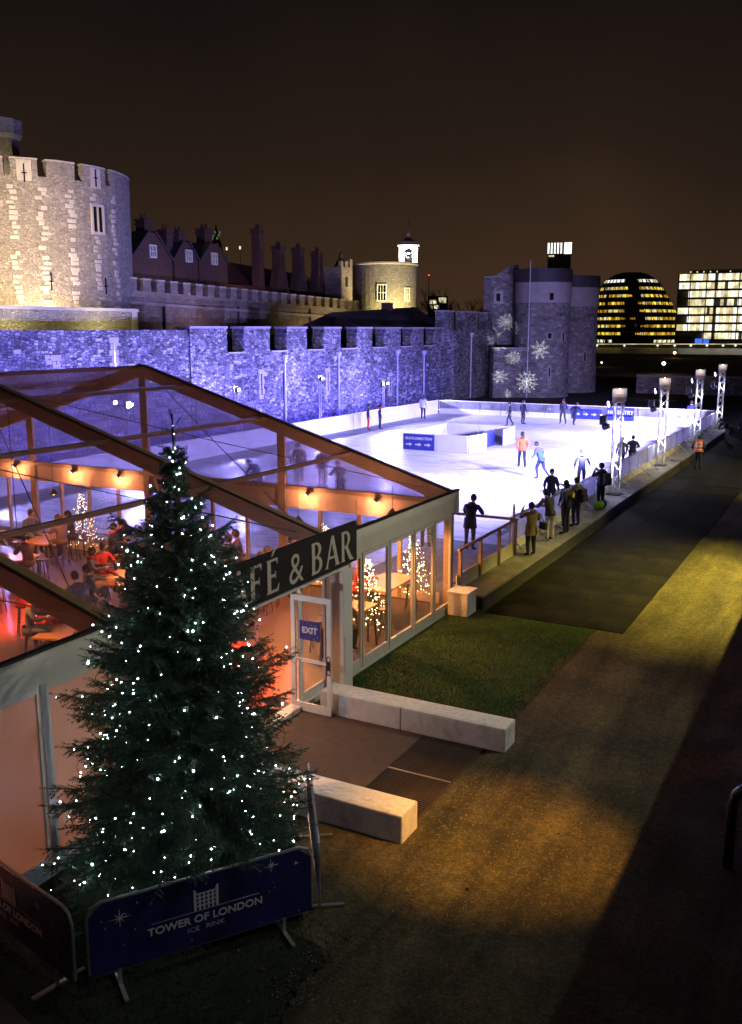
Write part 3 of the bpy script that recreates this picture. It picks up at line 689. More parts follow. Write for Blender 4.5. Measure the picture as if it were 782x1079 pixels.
# ================================================================ ENTRANCE
pt = thing('entrance_portal', 'white box portal column and lintel at the cafe entrance', 'portal', (0, 0, 0))
b = MB(); b.b2((-9.30, 15.62, .0), (-8.98, 16.0, 2.62)); b.build('column', 'white_paint', pt, bevel=.012)
b = MB(); b.b2((-8.977, 15.66, .46), (-8.965, 15.96, 1.25)); b.build('cover_plate', 'white_paint', pt)
b = MB(); b.b2((-9.30, 10.9, .0), (-8.98, 11.25, 2.62)); b.build('column', 'white_paint', pt, bevel=.012)
b = MB(); b.b2((-9.30, 10.9, 2.625), (-9.06, 16.0, 3.05)); b.build('lintel', 'white_paint', pt)
# double door, right leaf folded open
dr = thing('glass_door', 'white framed glass door standing open with a blue EXIT sign', 'door', (-9.52, 14.52, .02))
DW, DH = .90, 2.36
b = MB(); b.b2((0, -.025, 0), (.09, .025, DH)); b.b2((DW - .09, -.025, 0), (DW, .025, DH)); b.b2((.09, -.023, DH - .11), (DW - .09, .023, DH)); b.b2((.09, -.023, 0), (DW - .09, .023, .17)); b.b2((.09, -.023, 1.02), (DW - .09, .023, 1.08))
b.build('door_frame', 'white_paint', dr)
for z0, z1 in ((.17, 1.02), (1.08, DH - .11)):
    b = MB(); b.b2((.09, -.006, z0), (DW - .09, .006, z1)); b.build('pane', 'clear_glass', dr)
b = MB(); b.tube([(DW - .05, -.03, .85), (DW - .05, -.09, .87), (DW - .05, -.09, 1.2), (DW - .05, -.03, 1.22)], .014, 8); b.build('handle', 'steel_dark', dr)
b = MB(); b.b2((DW - .085, -.032, .93), (DW - .02, -.026, 1.12)); b.build('lock_plate', 'steel_dark', dr)
b = MB(); b.b2((DW - .22, .008, 1.15), (DW - .19, .03, 1.75)); b.build('pull_bar', 'steel_dark', dr)
b = MB(); b.b2((.20, -.022, 1.48), (.66, -.012, 1.86)); ex = b.build('exit_sign', 'sign_blue', dr); ex['label'] = 'blue EXIT sign'
o = link('lettering', text_mesh('EXIT', .17, .003, .006), 'print_white', ex); face(o, (.43, -.025, 1.62), (1, 0, 0))
for i in range(9):
    b = MB(); b.lathe((0, 0, 0), [(.001, 0), (.008 + .004 * (i % 3), 0)], 6); o = b.build('printed_dot', 'print_pale', ex); face(o, (.24 + .38 * ((i * .37) % 1), -.024, 1.5 + .07 * ((i * .61) % 1) + (.27 if i % 2 else 0)), (1, 0, 0))
b = MB(); b.b2((-9.55, 11.3, .0), (-9.30, 15.6, .105)); b.build('threshold', 'white_paint', pt)
b = MB(); b.b2((-9.42, 14.60, .11), (-9.36, 14.68, 2.6)); b.b2((-9.42, 15.52, .11), (-9.36, 15.60, 2.6)); b.b2((-9.418, 14.68, 2.5), (-9.362, 15.52, 2.6)); b.b2((-9.418, 14.68, .11), (-9.362, 15.52, .3)); b.build('side_light_frame', 'white_paint', pt)
b = MB(); b.b2((-9.40, 14.68, .3), (-9.38, 15.52, 2.5)); b.build('side_light_pane', 'clear_glass', pt)
# sign board
sgn = thing('cafe_sign', 'long black sign board lettered CAFÉ & BAR above the entrance', 'sign', (0, 0, 0))
b = MB(); b.b2((-9.05, 10.6, 2.74), (-8.97, 16.17, 3.56)); b.build('board', 'black_board', sgn, bevel=.006)
def arc(cx, cy, rx, ry, a0, a1, n=14): return [(cx + rx * math.cos(R(a0 + (a1 - a0) * i / n)), cy + ry * math.sin(R(a0 + (a1 - a0) * i / n))) for i in range(n + 1)]
GL = {
 'C': (.82, [arc(.48, .5, .46, .53, 48, 318) + arc(.55, .5, .36, .47, 312, 52)]),
 'A': (.88, [[(-.03, 0), (.0, .03), (.05, .06), (.38, 1.02), (.50, 1.02), (.80, .06), (.86, .03), (.89, 0), (.56, 0), (.60, .04), (.61, .07), (.545, .28), (.215, .28), (.145, .07), (.15, .04), (.21, 0)], [(.24, .35), (.52, .35), (.385, .80)]]),
 'F': (.58, [[(0, 0), (.29, 0), (.23, .05), (.22, .46), (.42, .46), (.46, .38), (.46, .62), (.42, .54), (.22, .54), (.22, .93), (.48, .93), (.55, .80), (.56, 1), (0, 1), (.05, .95), (.05, .05)]]),
 'E': (.62, [[(0, 0), (.58, 0), (.62, .22), (.53, .08), (.22, .07), (.22, .46), (.42, .46), (.46, .38), (.46, .62), (.42, .54), (.22, .54), (.22, .93), (.48, .93), (.55, .80), (.56, 1), (0, 1), (.05, .95), (.05, .05)], [(.24, 1.08), (.31, 1.08), (.52, 1.30), (.37, 1.30)]]),
 'B': (.70, [[(0, 0)] + arc(.32, .275, .34, .275, -90, 62, 10) + arc(.30, .765, .30, .235, -62, 90, 10) + [(0, 1), (.05, .95), (.05, .05)], [(.22, .07)] + arc(.31, .275, .175, .205, -90, 90, 9) + [(.22, .48)], [(.22, .56)] + arc(.29, .745, .145, .19, -90, 90, 9) + [(.22, .935)]]),
 'R': (.80, [[(0, 0), (.29, 0), (.23, .05), (.22, .43), (.30, .43), (.56, .03), (.66, -.03), (.84, -.03), (.84, .01), (.74, .07), (.46, .46)] + arc(.30, .735, .32, .265, -52, 90, 10) + [(0, 1), (.05, .95), (.05, .05)], [(.22, .51)] + arc(.29, .72, .165, .21, -90, 90, 9) + [(.22, .93)]]),
}
HL = .61
for ch, y in (('C', 11.22), ('A', 11.82), ('F', 12.40), ('E', 12.90), ('B', 14.38), ('A', 14.90), ('R', 15.50)):
    w, polys = GL[ch]; s = HL; sxk = {'R': .98, 'B': 1.0}.get(ch, 1.05)
    me = curve_mesh([[(px * s * sxk, py * s) for px, py in p] for p in polys], .006)
    o = link('letter', me, 'sign_letter', sgn); face(o, (-8.963, y, 2.83), (0, 1, 0))
me = text_mesh('&', HL * 1.36, .006, -.004); o = link('letter', me, 'sign_letter', sgn); face(o, (-8.963, 13.86, 2.825), (0, 1, 0))
# white rendered kerb blocks with frosted tops
def kerb(x0, x1, y0, y1, h, lab):
    t = thing('ramp_kerb', lab, 'kerb block', ((x0 + x1) / 2, (y0 + y1) / 2, 0), group='white kerb blocks of the entrance ramp')
    dx, dy = x1 - x0, y1 - y0
    cut = -dx / 2 + dx * .46
    for u0, u1 in ((-dx / 2, cut - .006), (cut + .006, dx / 2)):
        b = MB(); b.b2((u0, -dy / 2, -.01), (u1, dy / 2, h - .01)); b.build('block', 'render_white', t, bevel=.025)
    b = MB(); n, k = 40, 8; r_ = random.Random(int(x1 * 100))
    for i in range(n + 1):
        for j in range(k + 1):
            e = min(i, n - i, 3) / 3 * min(j, k - j, 1)
            b.v.append((-dx / 2 + .02 + (dx - .04) * i / n, -dy / 2 + .02 + (dy - .04) * j / k, h - .008 + e * r_.uniform(.004, .022)))
    b.f = [(i * (k + 1) + j, (i + 1) * (k + 1) + j, (i + 1) * (k + 1) + j + 1, i * (k + 1) + j + 1) for i in range(n) for j in range(k)]
    b.build('frosted_top', 'frost_top', t)
kerb(-8.96, -5.12, 14.64, 15.17, .45, 'white kerb block with frosted top running out from the open door')
kerb(-8.96, -5.42, 11.10, 11.64, .45, 'white kerb block with frosted top beside the barrier and tree')
flat('entrance_ramp', [(-9.29, 11.66), (-6.70, 11.66), (-6.70, 14.62), (-9.29, 14.62)], .012, 'ramp_carpet')
gr = thing('drain_grating', 'dark ribbed metal grating between the two kerb blocks', 'grating', (-6.10, 13.13, .0))
b = MB(); b.b2((-.6, -1.46, .002), (.6, 1.46, .008)); b.build('pan', 'deck_dark', gr)
b = MB(); b.b2((-.585, -.012, .009), (.585, .012, .03)); bar0 = b.build('slat', 'grate_steel', gr)
for i in range(50):
    y = -1.42 + i * .058
    if i: inst(bar0, gr, (0, y, 0))
    else: bar0.location = (0, y, 0)
for x in (-.59, .59): b = MB(); b.b2((x - .008, -1.46, .009), (x + .008, 1.46, .034)); b.build('edge_bar', 'grate_steel', gr)
b = MB(); b.b2((-.58, -.02, .031), (.58, .02, .036)); b.build('joint_bar', 'galv', gr)

# ================================================================ MARQUEE INTERIOR
def bar_table(x, y, rz, lab, w=.75, l=1.6, h=1.02):
    t = thing('bar_table', lab, 'table', (x, y, .10), rz, 'tables in the cafe')
    b = MB(); b.box((0, 0, h - .02), (w, l, .05)); b.build('table_top', 'wood_top', t, bevel=.008)
    for sx_ in (-1, 1):
        for sy in (-1, 1): b = MB(); b.bar((sx_ * (w / 2 - .07), sy * (l / 2 - .09), h - .046), (sx_ * (w / 2 - .02), sy * (l / 2 - .03), .004), .045, .045); b.build('leg', 'wood_dark', t)
    b = MB(); b.bar((0, -l / 2 + .1, h - .09), (0, l / 2 - .1, h - .09), .04, .08); b.build('apron', 'wood_dark', t)
    return t
st0 = thing('bar_stool', 'dark wooden bar stool at the window tables', 'stool', (0, 0, 0), 0, 'stools in the cafe')
b = MB(); b.lathe((0, 0, 0), [(.001, .70), (.16, .70), (.18, .715), (.18, .735), (.16, .75), (.001, .75)], 14); b.build('seat', 'wood_dark', st0)
for k in range(4):
    a = R(45 + 90 * k); b = MB(); b.tube([(.11 * math.cos(a), .11 * math.sin(a), .70), (.20 * math.cos(a), .20 * math.sin(a), .004)], .017, 6); b.build('leg', 'wood_dark', st0)
b = MB(); b.tube([(.165 * math.cos(R(a)), .165 * math.sin(R(a)), .26) for a in range(0, 361, 30)], .010, 5, cap=False); b.build('foot_ring', 'wood_dark', st0)
_first = [True]
def stool(x, y, rz=0, red=False, lab=None):
    o = st0 if _first[0] else copy_tree(st0); _first[0] = False
    o.location = (x, y, .10); o.rotation_euler = (0, 0, rz)
    if lab: o['label'] = lab
    if red:
        for c in o.children:
            c.data = c.data.copy(); c.data.materials.clear(); c.data.materials.append(MATS['red_paint'])
bar_table(-10.05, 17.75, 0, 'wooden table nearest the cafe entrance, behind the window wall', .8, 1.35)
bar_table(-10.35, 20.2, 0, 'wooden table behind the farther cafe windows', .9, 1.7)
for x, y, lab in ((-9.75, 16.9, 'dark bar stool between the portal column and window table'), (-10.7, 17.4, 'dark bar stool on the inner side of the nearest window table'), (-10.7, 18.1, 'second dark bar stool on the inner side of nearest window table'), (-9.75, 18.95, 'dark bar stool seen between the two window tables'), (-11.0, 19.9, 'dark bar stool on the inner side of farther window table'), (-11.0, 20.7, 'dark bar stool at the inner far end of farther window table'), (-10.2, 21.35, 'dark bar stool at the gable end of farther window table')): stool(x, y, .3, lab=lab)
stool(-11.3, 15.2, .2, True, 'red metal stool just inside the cafe doorway'); stool(-11.9, 15.7, .7, True, 'red metal stool behind another inside the doorway')
TBL = [(-14.2, 19.3), (-17.2, 18.0), (-18.9, 20.6), (-22.6, 20.4), (-20.2, 15.4), (-24.6, 17.2), (-15.2, 14.2), (-17.8, 12.0), (-13.4, 11.0), (-21.4, 18.0), (-17.0, 15.6), (-16.2, 20.6), (-22.6, 14.0), (-26.2, 20.2), (-14.6, 16.6)]
WH = ['behind the sign board', 'in the middle of the cafe', 'by the gable windows', 'by the leftmost gable windows', 'left of the fir top', 'at the left picture edge', 'behind the fir tree', 'behind the fir crown low down', 'behind the fir and sign', 'left of the ridge post', 'behind the fir crown', 'below the gable post', 'behind the near rafter', 'in the far left gable corner', 'seen above the sign']
for (x, y), w_ in zip(TBL, WH):
    bar_table(x, y, .3, 'low wooden cafe table ' + w_, .95, 1.5, .78)
    for a in (0, 1, 2, 3):
        stool(x + .75 * math.cos(.3 + a * math.pi) + (.35 if a > 1 else -.35) * -math.sin(.3), y + .75 * math.sin(.3 + a * math.pi) + (.35 if a > 1 else -.35) * math.cos(.3), a, lab='dark stool, %s seat of the low table %s' % (['near', 'far', 'right near', 'left far'][a], w_))
# lit twig trees
def twig_tree(x, y, h, lab, seed):
    r_ = random.Random(seed)
    t = thing('lit_twig_tree', lab, 'lit tree', (x, y, .10), group='small lit trees in the cafe')
    m = MB(); m.tube([(0, 0, 0), (0, 0, h)], [.03, .008], 6); bl = MB()
    for i in range(60):
        z = h * (.12 + .86 * i / 60); l = .42 * h * (1 - z / h) * .8 + .03; a = i * 2.4
        e = (l * math.cos(a), l * math.sin(a), z + l * .35); m.tube([(0, 0, z), e], [.007, .003], 4)
        for k in range(4):
            f = r_.uniform(.3, 1); s = .012; c = (e[0] * f + r_.uniform(-.04, .04), e[1] * f + r_.uniform(-.04, .04), z + l * .35 * f + r_.uniform(-.03, .03))
            bl.add([(c[0] + s, c[1], c[2]), (c[0] - s, c[1], c[2]), (c[0], c[1] + s, c[2]), (c[0], c[1] - s, c[2]), (c[0], c[1], c[2] + s), (c[0], c[1], c[2] - s)], [(0, 2, 4), (2, 1, 4), (1, 3, 4), (3, 0, 4), (2, 0, 5), (1, 2, 5), (3, 1, 5), (0, 3, 5)])
    m.build('twigs', 'bark', t); o = bl.build('fairy_lights', 'bulb_warm', t); o['kind'] = 'stuff'
twig_tree(-10.0, 18.55, 2.05, 'small tree of warm fairy lights behind the nearest cafe window', 1)
twig_tree(-10.3, 21.65, 2.1, 'small tree of warm fairy lights in the window by the corner', 2)
twig_tree(-22.2, 21.6, 2.1, 'small tree of warm fairy lights at the left gable windows', 3)
twig_tree(-13.0, 21.6, 2.0, 'small tree of warm fairy lights seen above the sign', 4)
# spotlights clamped to the gable header and rafters, heaters
def spot_can(x, y, z, col, lab, power, emi, aim):
    t = thing('spot_light', lab, 'spot light', (x, y, z), group='small spot lights under the marquee roof')
    m = MB(); m.lathe((0, 0, 0), [(.02, -.12), (.055, -.11), (.065, .06), (.07, .07)], 10); h = m.build('can', 'speaker', t); d = (Vector(aim) - Vector((x, y, z))); h.rotation_euler = d.to_track_quat('Z', 'Y').to_euler()
    m = MB(); m.lathe((0, 0, 0), [(.001, .055), (.055, .055)], 10); m.build('lens', emi, h)
    m = MB(); m.bar((0, 0, 0), (0, .06, .16), .02, .02); m.build('clamp', 'speaker', t)
    lamp('spot_beam', 'POINT', Vector((x, y, z)) + d.normalized() * .16, power, col, t, size=.07)
for i, (x, lab) in enumerate(((-25.6, 'white spot light on the header at the left edge'), (-22.9, 'reddish spot light on the header above the left lit tree'), (-20.9, 'reddish spot light on the header beside the ridge post'), (-13.8, 'reddish spot light on the header right of the gable post'), (-11.6, 'reddish spot light on the header near the cafe corner'))):
    spot_can(x, GY - .2, HZ - .14, (1.0, .38, .15), lab, 130, 'lamp_white' if i == 0 else 'lamp_amber', (x - .5, GY - 4, .5))
pend = [(-12.2, 19.0), (-11.5, 12.8), (-16.6, 19.2), (-16.4, 12.6), (-20.6, 19.0), (-20.6, 12.8), (-25.4, 19.0), (-25.4, 12.8), (-10.7, 8.3), (-16, 7.4), (-10.5, 18.9), (-10.6, 21.0)]  # window-table and frosted-panel lamps are added to brighten tables and panels
PW = ['over the tables behind the sign', 'just inside the cafe entrance', 'hanging beside the gable post', 'hanging behind the fir top', 'hanging near the ridge post', 'hanging left of the fir tree', 'at the left gable windows', 'at the far left of the cafe', 'added to light the frosted orange panels', 'low left behind the near rafter', 'added to brighten the nearest window table', 'added to brighten the farther window table']
for i, (x, y) in enumerate(pend):
    t = thing('pendant_lamp', 'warm pendant lamp ' + PW[i], 'lamp', (x, y, 2.75), group='pendant lamps in the cafe')
    m = MB(); m.tube([(0, 0, .1), (0, 0, rz_at(x) - 2.75 - .12)], .006, 5); m.build('cord', 'dark_gasket', t)
    m = MB(); m.lathe((0, 0, 0), [(.03, .10), (.05, .07), (.13, -.03), (.135, -.035)], 12); m.build('lamp_shade', 'steel_dark', t)
    m = MB(); m.lathe((0, 0, -.03), [(.001, -.045), (.03, -.03), (.042, 0), (.03, .03), (.001, .045)], 10); m.build('bulb', 'lamp_amber', t)
    (lamp('pendant_light', 'SPOT', (x - .1, y, 2.3), 4200, (1.0, .36, .10), t, (-9.35, y - .3, 1.3), .08, 130, .6) if x > -12 else lamp('pendant_light', 'SPOT', (x, y, 2.5), 1500, (1.0, .20, .14), t, (x, y, 0), .08, 150, .5)) if y < 8.5 else lamp('pendant_light', 'SPOT', (x, y, 2.62), 520 if x > -11 else 260 if (x > -12 and y < 14) else 700, (1.0, .36, .09), t, (x, y, 0), .06, 158, .35)
for x, y, lab in ((-11.6, 14.3, 'red glowing heater inside the cafe doorway'), (-18.5, 15.8, 'red glowing heater in the middle of the cafe'), (-13.2, 8.4, 'red glowing heater behind the fir tree')):
    t = thing('patio_heater', lab, 'heater', (x, y, 2.3), group='red infrared heaters in the cafe')
    m = MB(); m.box((0, 0, 0), (.7, .14, .10)); m.build('housing', 'steel_dark', t, bevel=.01)
    m = MB(); m.tube([(-.3, 0, -.058), (.3, 0, -.058)], .012, 6); m.build('element', 'lamp_red', t)
    m = MB(); m.tube([(0, 0, .05), (0, 0, rz_at(x) - 2.3 - .1)], .01, 5); m.build('hanger', 'steel_dark', t)
    lamp('heater_glow', 'SPOT', (x, y, 2.2), 9500 if x > -12.5 else 3600, (1.0, .06, .02), t, (x - .3, y + .2, 0), .1, 110, .8)

t = thing('entrance_downlight', 'white light above the inside of the cafe doorway', 'lamp', (-10.2, 11.7, 2.5))
m = MB(); m.box((0, 0, .03), (.3, .3, .06)); m.build('housing', 'white_paint', t); m = MB(); m.box((0, 0, -.006), (.2, .2, .01)); m.build('lens', 'lamp_white', t)
m = MB(); m.tube([(0, 0, .06), (0, 0, rz_at(-10.2) - 2.62)], .012, 5); m.build('hanger', 'steel_dark', t)
lamp('downlight_beam', 'POINT', (-10.2, 11.7, 2.42), 130, (.95, .92, 1.0), t, size=.06)
# ================================================================ FIR TREE
TX, TY, TH = -7.26, 8.58, 6.42
ft = thing('fir_tree', 'tall dark green fir tree wrapped in white fairy lights', 'tree', (TX, TY, 0))
b = MB(); b.tube([(0, 0, .0), (.01, .0, 2), (0, .01, 4), (0, 0, 5.6), (.0, 0, TH)], [.11, .08, .05, .022, .008], 10); b.build('trunk', 'bark', ft)
nr = np.random.default_rng(11)
def crown_r(z):
    f = np.clip((z) / TH, 0, 1); return 2.12 * (1 - f) ** .81 * (1 - .40 * np.clip((.9 - z) / .9, 0, 1)) * (1 if f < .76 else .75 if f < .84 else .36)
segs = []   # twig segments: start, end
main = []
zs = []
z = .35
while z < 6.05:
    k = int(max(5, 17 * (1 - z / 7.5))); off = nr.random() * 6.28
    for i in range(k):
        zz = z + nr.uniform(-.07, .07); a = off + 6.283 * i / k + nr.normal(0, .16)
        Rr = crown_r(zz) * (nr.uniform(.68, 1.0) if nr.random() < .93 else nr.uniform(1.03, 1.22)); 
        if Rr < .06: continue
        rise = .45 * (zz / TH) ** 1.2 + .02; 
        P = []
        for q in range(7):
            t = q / 6; P.append((Rr * t * math.cos(a), Rr * t * math.sin(a), zz + Rr * (rise * t - .34 * t * t * (1 - zz / TH) + .16 * t ** 4)))
        main.append((np.array(P), a, Rr, zz))
    z += .105 + .03 * (z / TH)
tw = []
brm = MB()
for P, a, Rr, zz in main:
    if not (P[6][2] < 1.25 and (P[6] @ np.array([.823, -.567, 0]) > .98)): brm.tube([tuple(p) for p in P], [.014 * (1 - i / 7) + .003 for i in range(7)], 4, cap=False)
    nt_ = int(8 + Rr * 17)
    for j in range(nt_):
        t = .14 + .86 * (j + nr.random() * .5) / nt_; q = min(5, int(t * 6)); fr = t * 6 - q
        p = P[q] * (1 - fr) + P[q + 1] * fr; d = P[q + 1] - P[q]; d /= np.linalg.norm(d)
        for s in (-1, 1):
            side = np.array([-math.sin(a), math.cos(a), 0]) * s
            l = (.10 + .34 * min(1, Rr) * (1 - t) ** .7) * nr.uniform(.7, 1.2)
            dd = d * nr.uniform(.7, 1.0) + side * nr.uniform(.6, 1.0) + np.array([0, 0, nr.uniform(-.75, .15)])
            dd /= np.linalg.norm(dd); tw.append((p, p + dd * l + np.array([0, 0, -.12 * l])))
            if l > .24:
                mid = p + dd * l * .5; d3 = dd + side * .2 + np.array([0, 0, nr.uniform(-.5, .1)]); tw.append((mid, mid + d3 / np.linalg.norm(d3) * l * .45))
    tw.append((P[5], P[6] + (P[6] - P[5]) * .6))
for k in range(10):   # leader
    z0 = 5.45 + k * .1; a = k * 2.4; tw.append((np.array([0, 0, z0]), np.array([.10 * math.cos(a), .10 * math.sin(a), z0 + .12])))
tw.append((np.array([0, 0, 5.5]), np.array([0, 0, 6.42])))
bn_ = np.array([.823, -.567, 0])
def clear_of(p): return not (p[2] < 1.22 and (p @ bn_ > .96 or p @ np.array([.815, .58, 0]) > 1.45 or p @ np.array([-.19, -.98, 0]) > 1.85)) and p[0] > -2.04
tw = [t for t in tw if clear_of(t[1]) and clear_of(t[0])]
A = np.array([t[0] for t in tw]); B = np.array([t[1] for t in tw])
ln = np.linalg.norm(B - A, axis=1); cnt = np.maximum(10, (ln / .0062).astype(int))
idx = np.repeat(np.arange(len(tw)), cnt); M_ = len(idx)
tt = nr.random(M_); D = (B - A)[idx]; D /= np.linalg.norm(D, axis=1, keepdims=True)
P0 = A[idx] + (B - A)[idx] * tt[:, None]
rv = nr.normal(size=(M_, 3)); rv -= D * (rv * D).sum(1, keepdims=True); rv /= np.linalg.norm(rv, axis=1, keepdims=True)
nd = rv * .85 + D * .75; nd /= np.linalg.norm(nd, axis=1, keepdims=True)
nl = nr.uniform(.026, .048, M_)[:, None]; wv = np.cross(nd, D); wv /= np.linalg.norm(wv, axis=1, keepdims=True); wv *= .0052
V = np.empty((M_, 3, 3)); V[:, 0] = P0 - wv; V[:, 1] = P0 + wv; V[:, 2] = P0 + nd * nl
me = bpy.data.meshes.new('foliage'); me.vertices.add(M_ * 3); me.vertices.foreach_set('co', V.ravel())
me.loops.add(M_ * 3); me.loops.foreach_set('vertex_index', np.arange(M_ * 3, dtype=np.int32)); me.polygons.add(M_)
me.polygons.foreach_set('loop_start', np.arange(0, M_ * 3, 3, dtype=np.int32)); me.update(calc_edges=True); me.validate()
print('needles', M_, 'twigs', len(tw))
o = link('foliage', me, 'fir_needle', ft); o['kind'] = 'stuff'
o = brm.build('branches', 'bark', ft); o['kind'] = 'stuff'
# fairy lights
fl = thing('fairy_lights', 'string of cool white fairy lights wound around the fir tree', 'fairy lights', (TX, TY, 0))
ends = B[(np.hypot(B[:, 0], B[:, 1]) > .50 * np.array([crown_r(z_) for z_ in B[:, 2]])) & (B[:, 2] > .35)]
wgt = ends[:, 2] * 0 + 1; pick = nr.permutation(len(ends))[:600]; pts = ends[pick] + nr.normal(0, .015, (len(pick), 3))
extra = [(0.01, 0, z_) for z_ in np.arange(5.5, 6.35, .11)]; pts = np.vstack([pts, np.array(extra) + nr.normal(0, .02, (len(extra), 3))])
bm_ = bmesh.new(); bmesh.ops.create_icosphere(bm_, subdivisions=1, radius=.0085); bme = bpy.data.meshes.new('bulb'); bm_.to_mesh(bme); bm_.free()
# camera-facing ones first so the individually built 300 are the ones seen
cd_ = Vector((-TX, -TY)).normalized(); order = np.argsort(-(pts[:, 0] * cd_.x + pts[:, 1] * cd_.y))
rest = MB()
for n_, i in enumerate(order):
    if n_ < 300:
        o = link('bulb', bme, 'bulb_cool', fl); o.location = pts[i]; q_ = nr.random(); o.scale = ((.5 + .5 * nr.random()) if q_ < .90 else 1.5,) * 3
    else:
        rest.add([Vector(v.co) + Vector(pts[i]) for v in bme.vertices], [tuple(p.vertices) for p in bme.polygons])
o = rest.build('far_bulbs', 'bulb_cool', fl); o['kind'] = 'stuff'
ang = np.arange(9, 60, .25); wr = []
for a in ang:
    z_ = .6 + 5.3 * a / 60; r_ = crown_r(z_) * .86; wr.append((r_ * math.cos(a), r_ * math.sin(a), z_ + .05 * math.sin(3.1 * a)))
b = MB(); b.tube(wr, .005, 4); b.build('cable', 'wire', fl)

# ================================================================ BANNERED BARRIERS
def star(r1, r2, n=8):
    return [((r1 if i % 4 == 0 else r1 * .6 if i % 2 == 0 else r2) * math.cos(math.pi * i / n), (r1 if i % 4 == 0 else r1 * .6 if i % 2 == 0 else r2) * math.sin(math.pi * i / n)) for i in range(2 * n)]
def barrier(p0, p1, lab, seed, stars):
    r_ = random.Random(seed); p0, p1 = Vector((*p0, 0)), Vector((*p1, 0)); d = p1 - p0; l = d.length; dn = d.normalized()
    t = thing('crowd_barrier', lab, 'barrier', p0, math.atan2(dn.y, dn.x), 'bannered crowd barriers around the fir')
    z0, z1, c = .20, 1.10, .16
    out = [(0, z0 + .05), (.05, z0), (l - .05, z0), (l, z0 + .05), (l, z1 - c), (l - .05, z1 - .05), (l - c, z1), (c, z1), (.05, z1 - .05), (0, z1 - c)]
    m = MB(); m.tube([(x, 0, z) for x, z in out + out[:1]], .019, 8, cap=False)
    for i in range(1, 9): m.tube([(l * i / 9, 0, z0), (l * i / 9, 0, z1)], .008, 5)
    m.build('frame', 'galv', t)
    m = MB(); n = 36; k = 8   # cloth with slight ripples between the bars
    for i in range(n + 1):
        x = .012 + (l - .024) * i / n; e = min(x, l - x); top = z1 - .012 - max(0, c - e) * .9; 
        for j in range(k + 1):
            m.v.append((x, -.026 + .006 * math.sin(i * math.pi * 9 / n) ** 2 * math.sin(math.pi * j / k) , z0 + .01 + (top - z0 - .01) * j / k))
    m.f = [(i * (k + 1) + j, (i + 1) * (k + 1) + j, (i + 1) * (k + 1) + j + 1, i * (k + 1) + j + 1) for i in range(n) for j in range(k)]
    bn = m.build('banner', 'banner_navy', t, smooth=True)
    def put(name, me, x, z, mt='print_white', off=.034, sx=1, sz=1):
        o = link(name, me, mt, bn); face(o, (x, -off, z), (1, 0, 0)); o.scale = (sx, sz, 1); return o
    c0 = l * .50
    put('lettering', text_mesh('TOWER OF LONDON', .135, .002, .003), c0, .52, sx=1.06, sz=.98); put('lettering', text_mesh('ICE', .085, .002, .001), c0 - .17, .41, 'print_pale', sx=1.2); put('lettering', text_mesh('RINK', .085, .002, .001), c0 + .10, .41, 'print_pale', sx=1.2)
    put('rule_line', curve_mesh([[(-.66, 0), (.66, 0), (.66, .008), (-.66, .008)]], .002), c0, .66, 'print_pale')
    em = [[(-.16, 0), (-.125, 0), (-.125, .30), (-.16, .33)], [(.125, 0), (.16, 0), (.16, .33), (.125, .30)]]
    for i in range(4): em.append([(-.095 + i * .056, 0), (-.07 + i * .056, 0), (-.07 + i * .056, .245), (-.095 + i * .056, .245)])
    put('emblem', curve_mesh(em, .002), c0, .672, sx=.95, sz=.85)
    put('emblem_bars', curve_mesh([[(-.122, .05 + k * .062), (.122, .05 + k * .062), (.122, .07 + k * .062), (-.122, .07 + k * .062)] for k in range(4)], .0012), c0, .672, sx=.95, sz=.85, off=.0325)
    dots = []
    for i in range(26):
        for j in range(12):
            x, z = -.38 + i * .03 + (j % 2) * .015, .0 + j * .028; q = math.hypot(x / .38, (z - .1) / .30)
            if abs(x) > .175 and q < 1: s = .0055 * (1 - q) + .0015; dots.append([(x - s, z), (x, z - s), (x + s, z), (x, z + s)])
    put('halo_dots', curve_mesh(dots, .0015), c0, .69, 'print_pale')
    for x, z, s in stars: put('printed_star', curve_mesh([star(s, s * .12)], .002), x * l, z)
    dd = []
    for i in range(34):
        x, z, s = r_.uniform(.08, l - .08), r_.uniform(.26, 1.0), r_.uniform(.005, .012)
        if abs(x - c0) < .75 and .36 < z < .98: continue
        dd.append([(x + s * math.cos(q * 1.047), z + s * math.sin(q * 1.047)) for q in range(6)])
    put('snow_dots', curve_mesh(dd, .002), 0, 0, 'print_pale')
    for f in (.12, .86):
        m = MB(); m.bar((l * f, -.34, .016), (l * f, .34, .016), .05, .03); m.bar((l * f, -.02, .03), (l * f, -.02, z0 + .02), .04, .03); m.build('foot', 'galv', t)
    return t
barrier((-7.16, 6.66), (-5.62, 8.92), 'front crowd barrier with navy Tower of London banner and star', 1, [(.13, .86, .14), (.80, .98, .10), (.92, .92, .04)])
barrier((-9.78, 7.04), (-7.24, 6.52), 'left crowd barrier with navy banner cut off by the picture edge', 2, [(.75, .90, .10), (.2, .9, .1)])
barrier((-5.56, 9.02), (-6.90, 10.9), 'right crowd barrier seen almost edge-on beside the white kerb', 3, [(.2, .9, .1)])
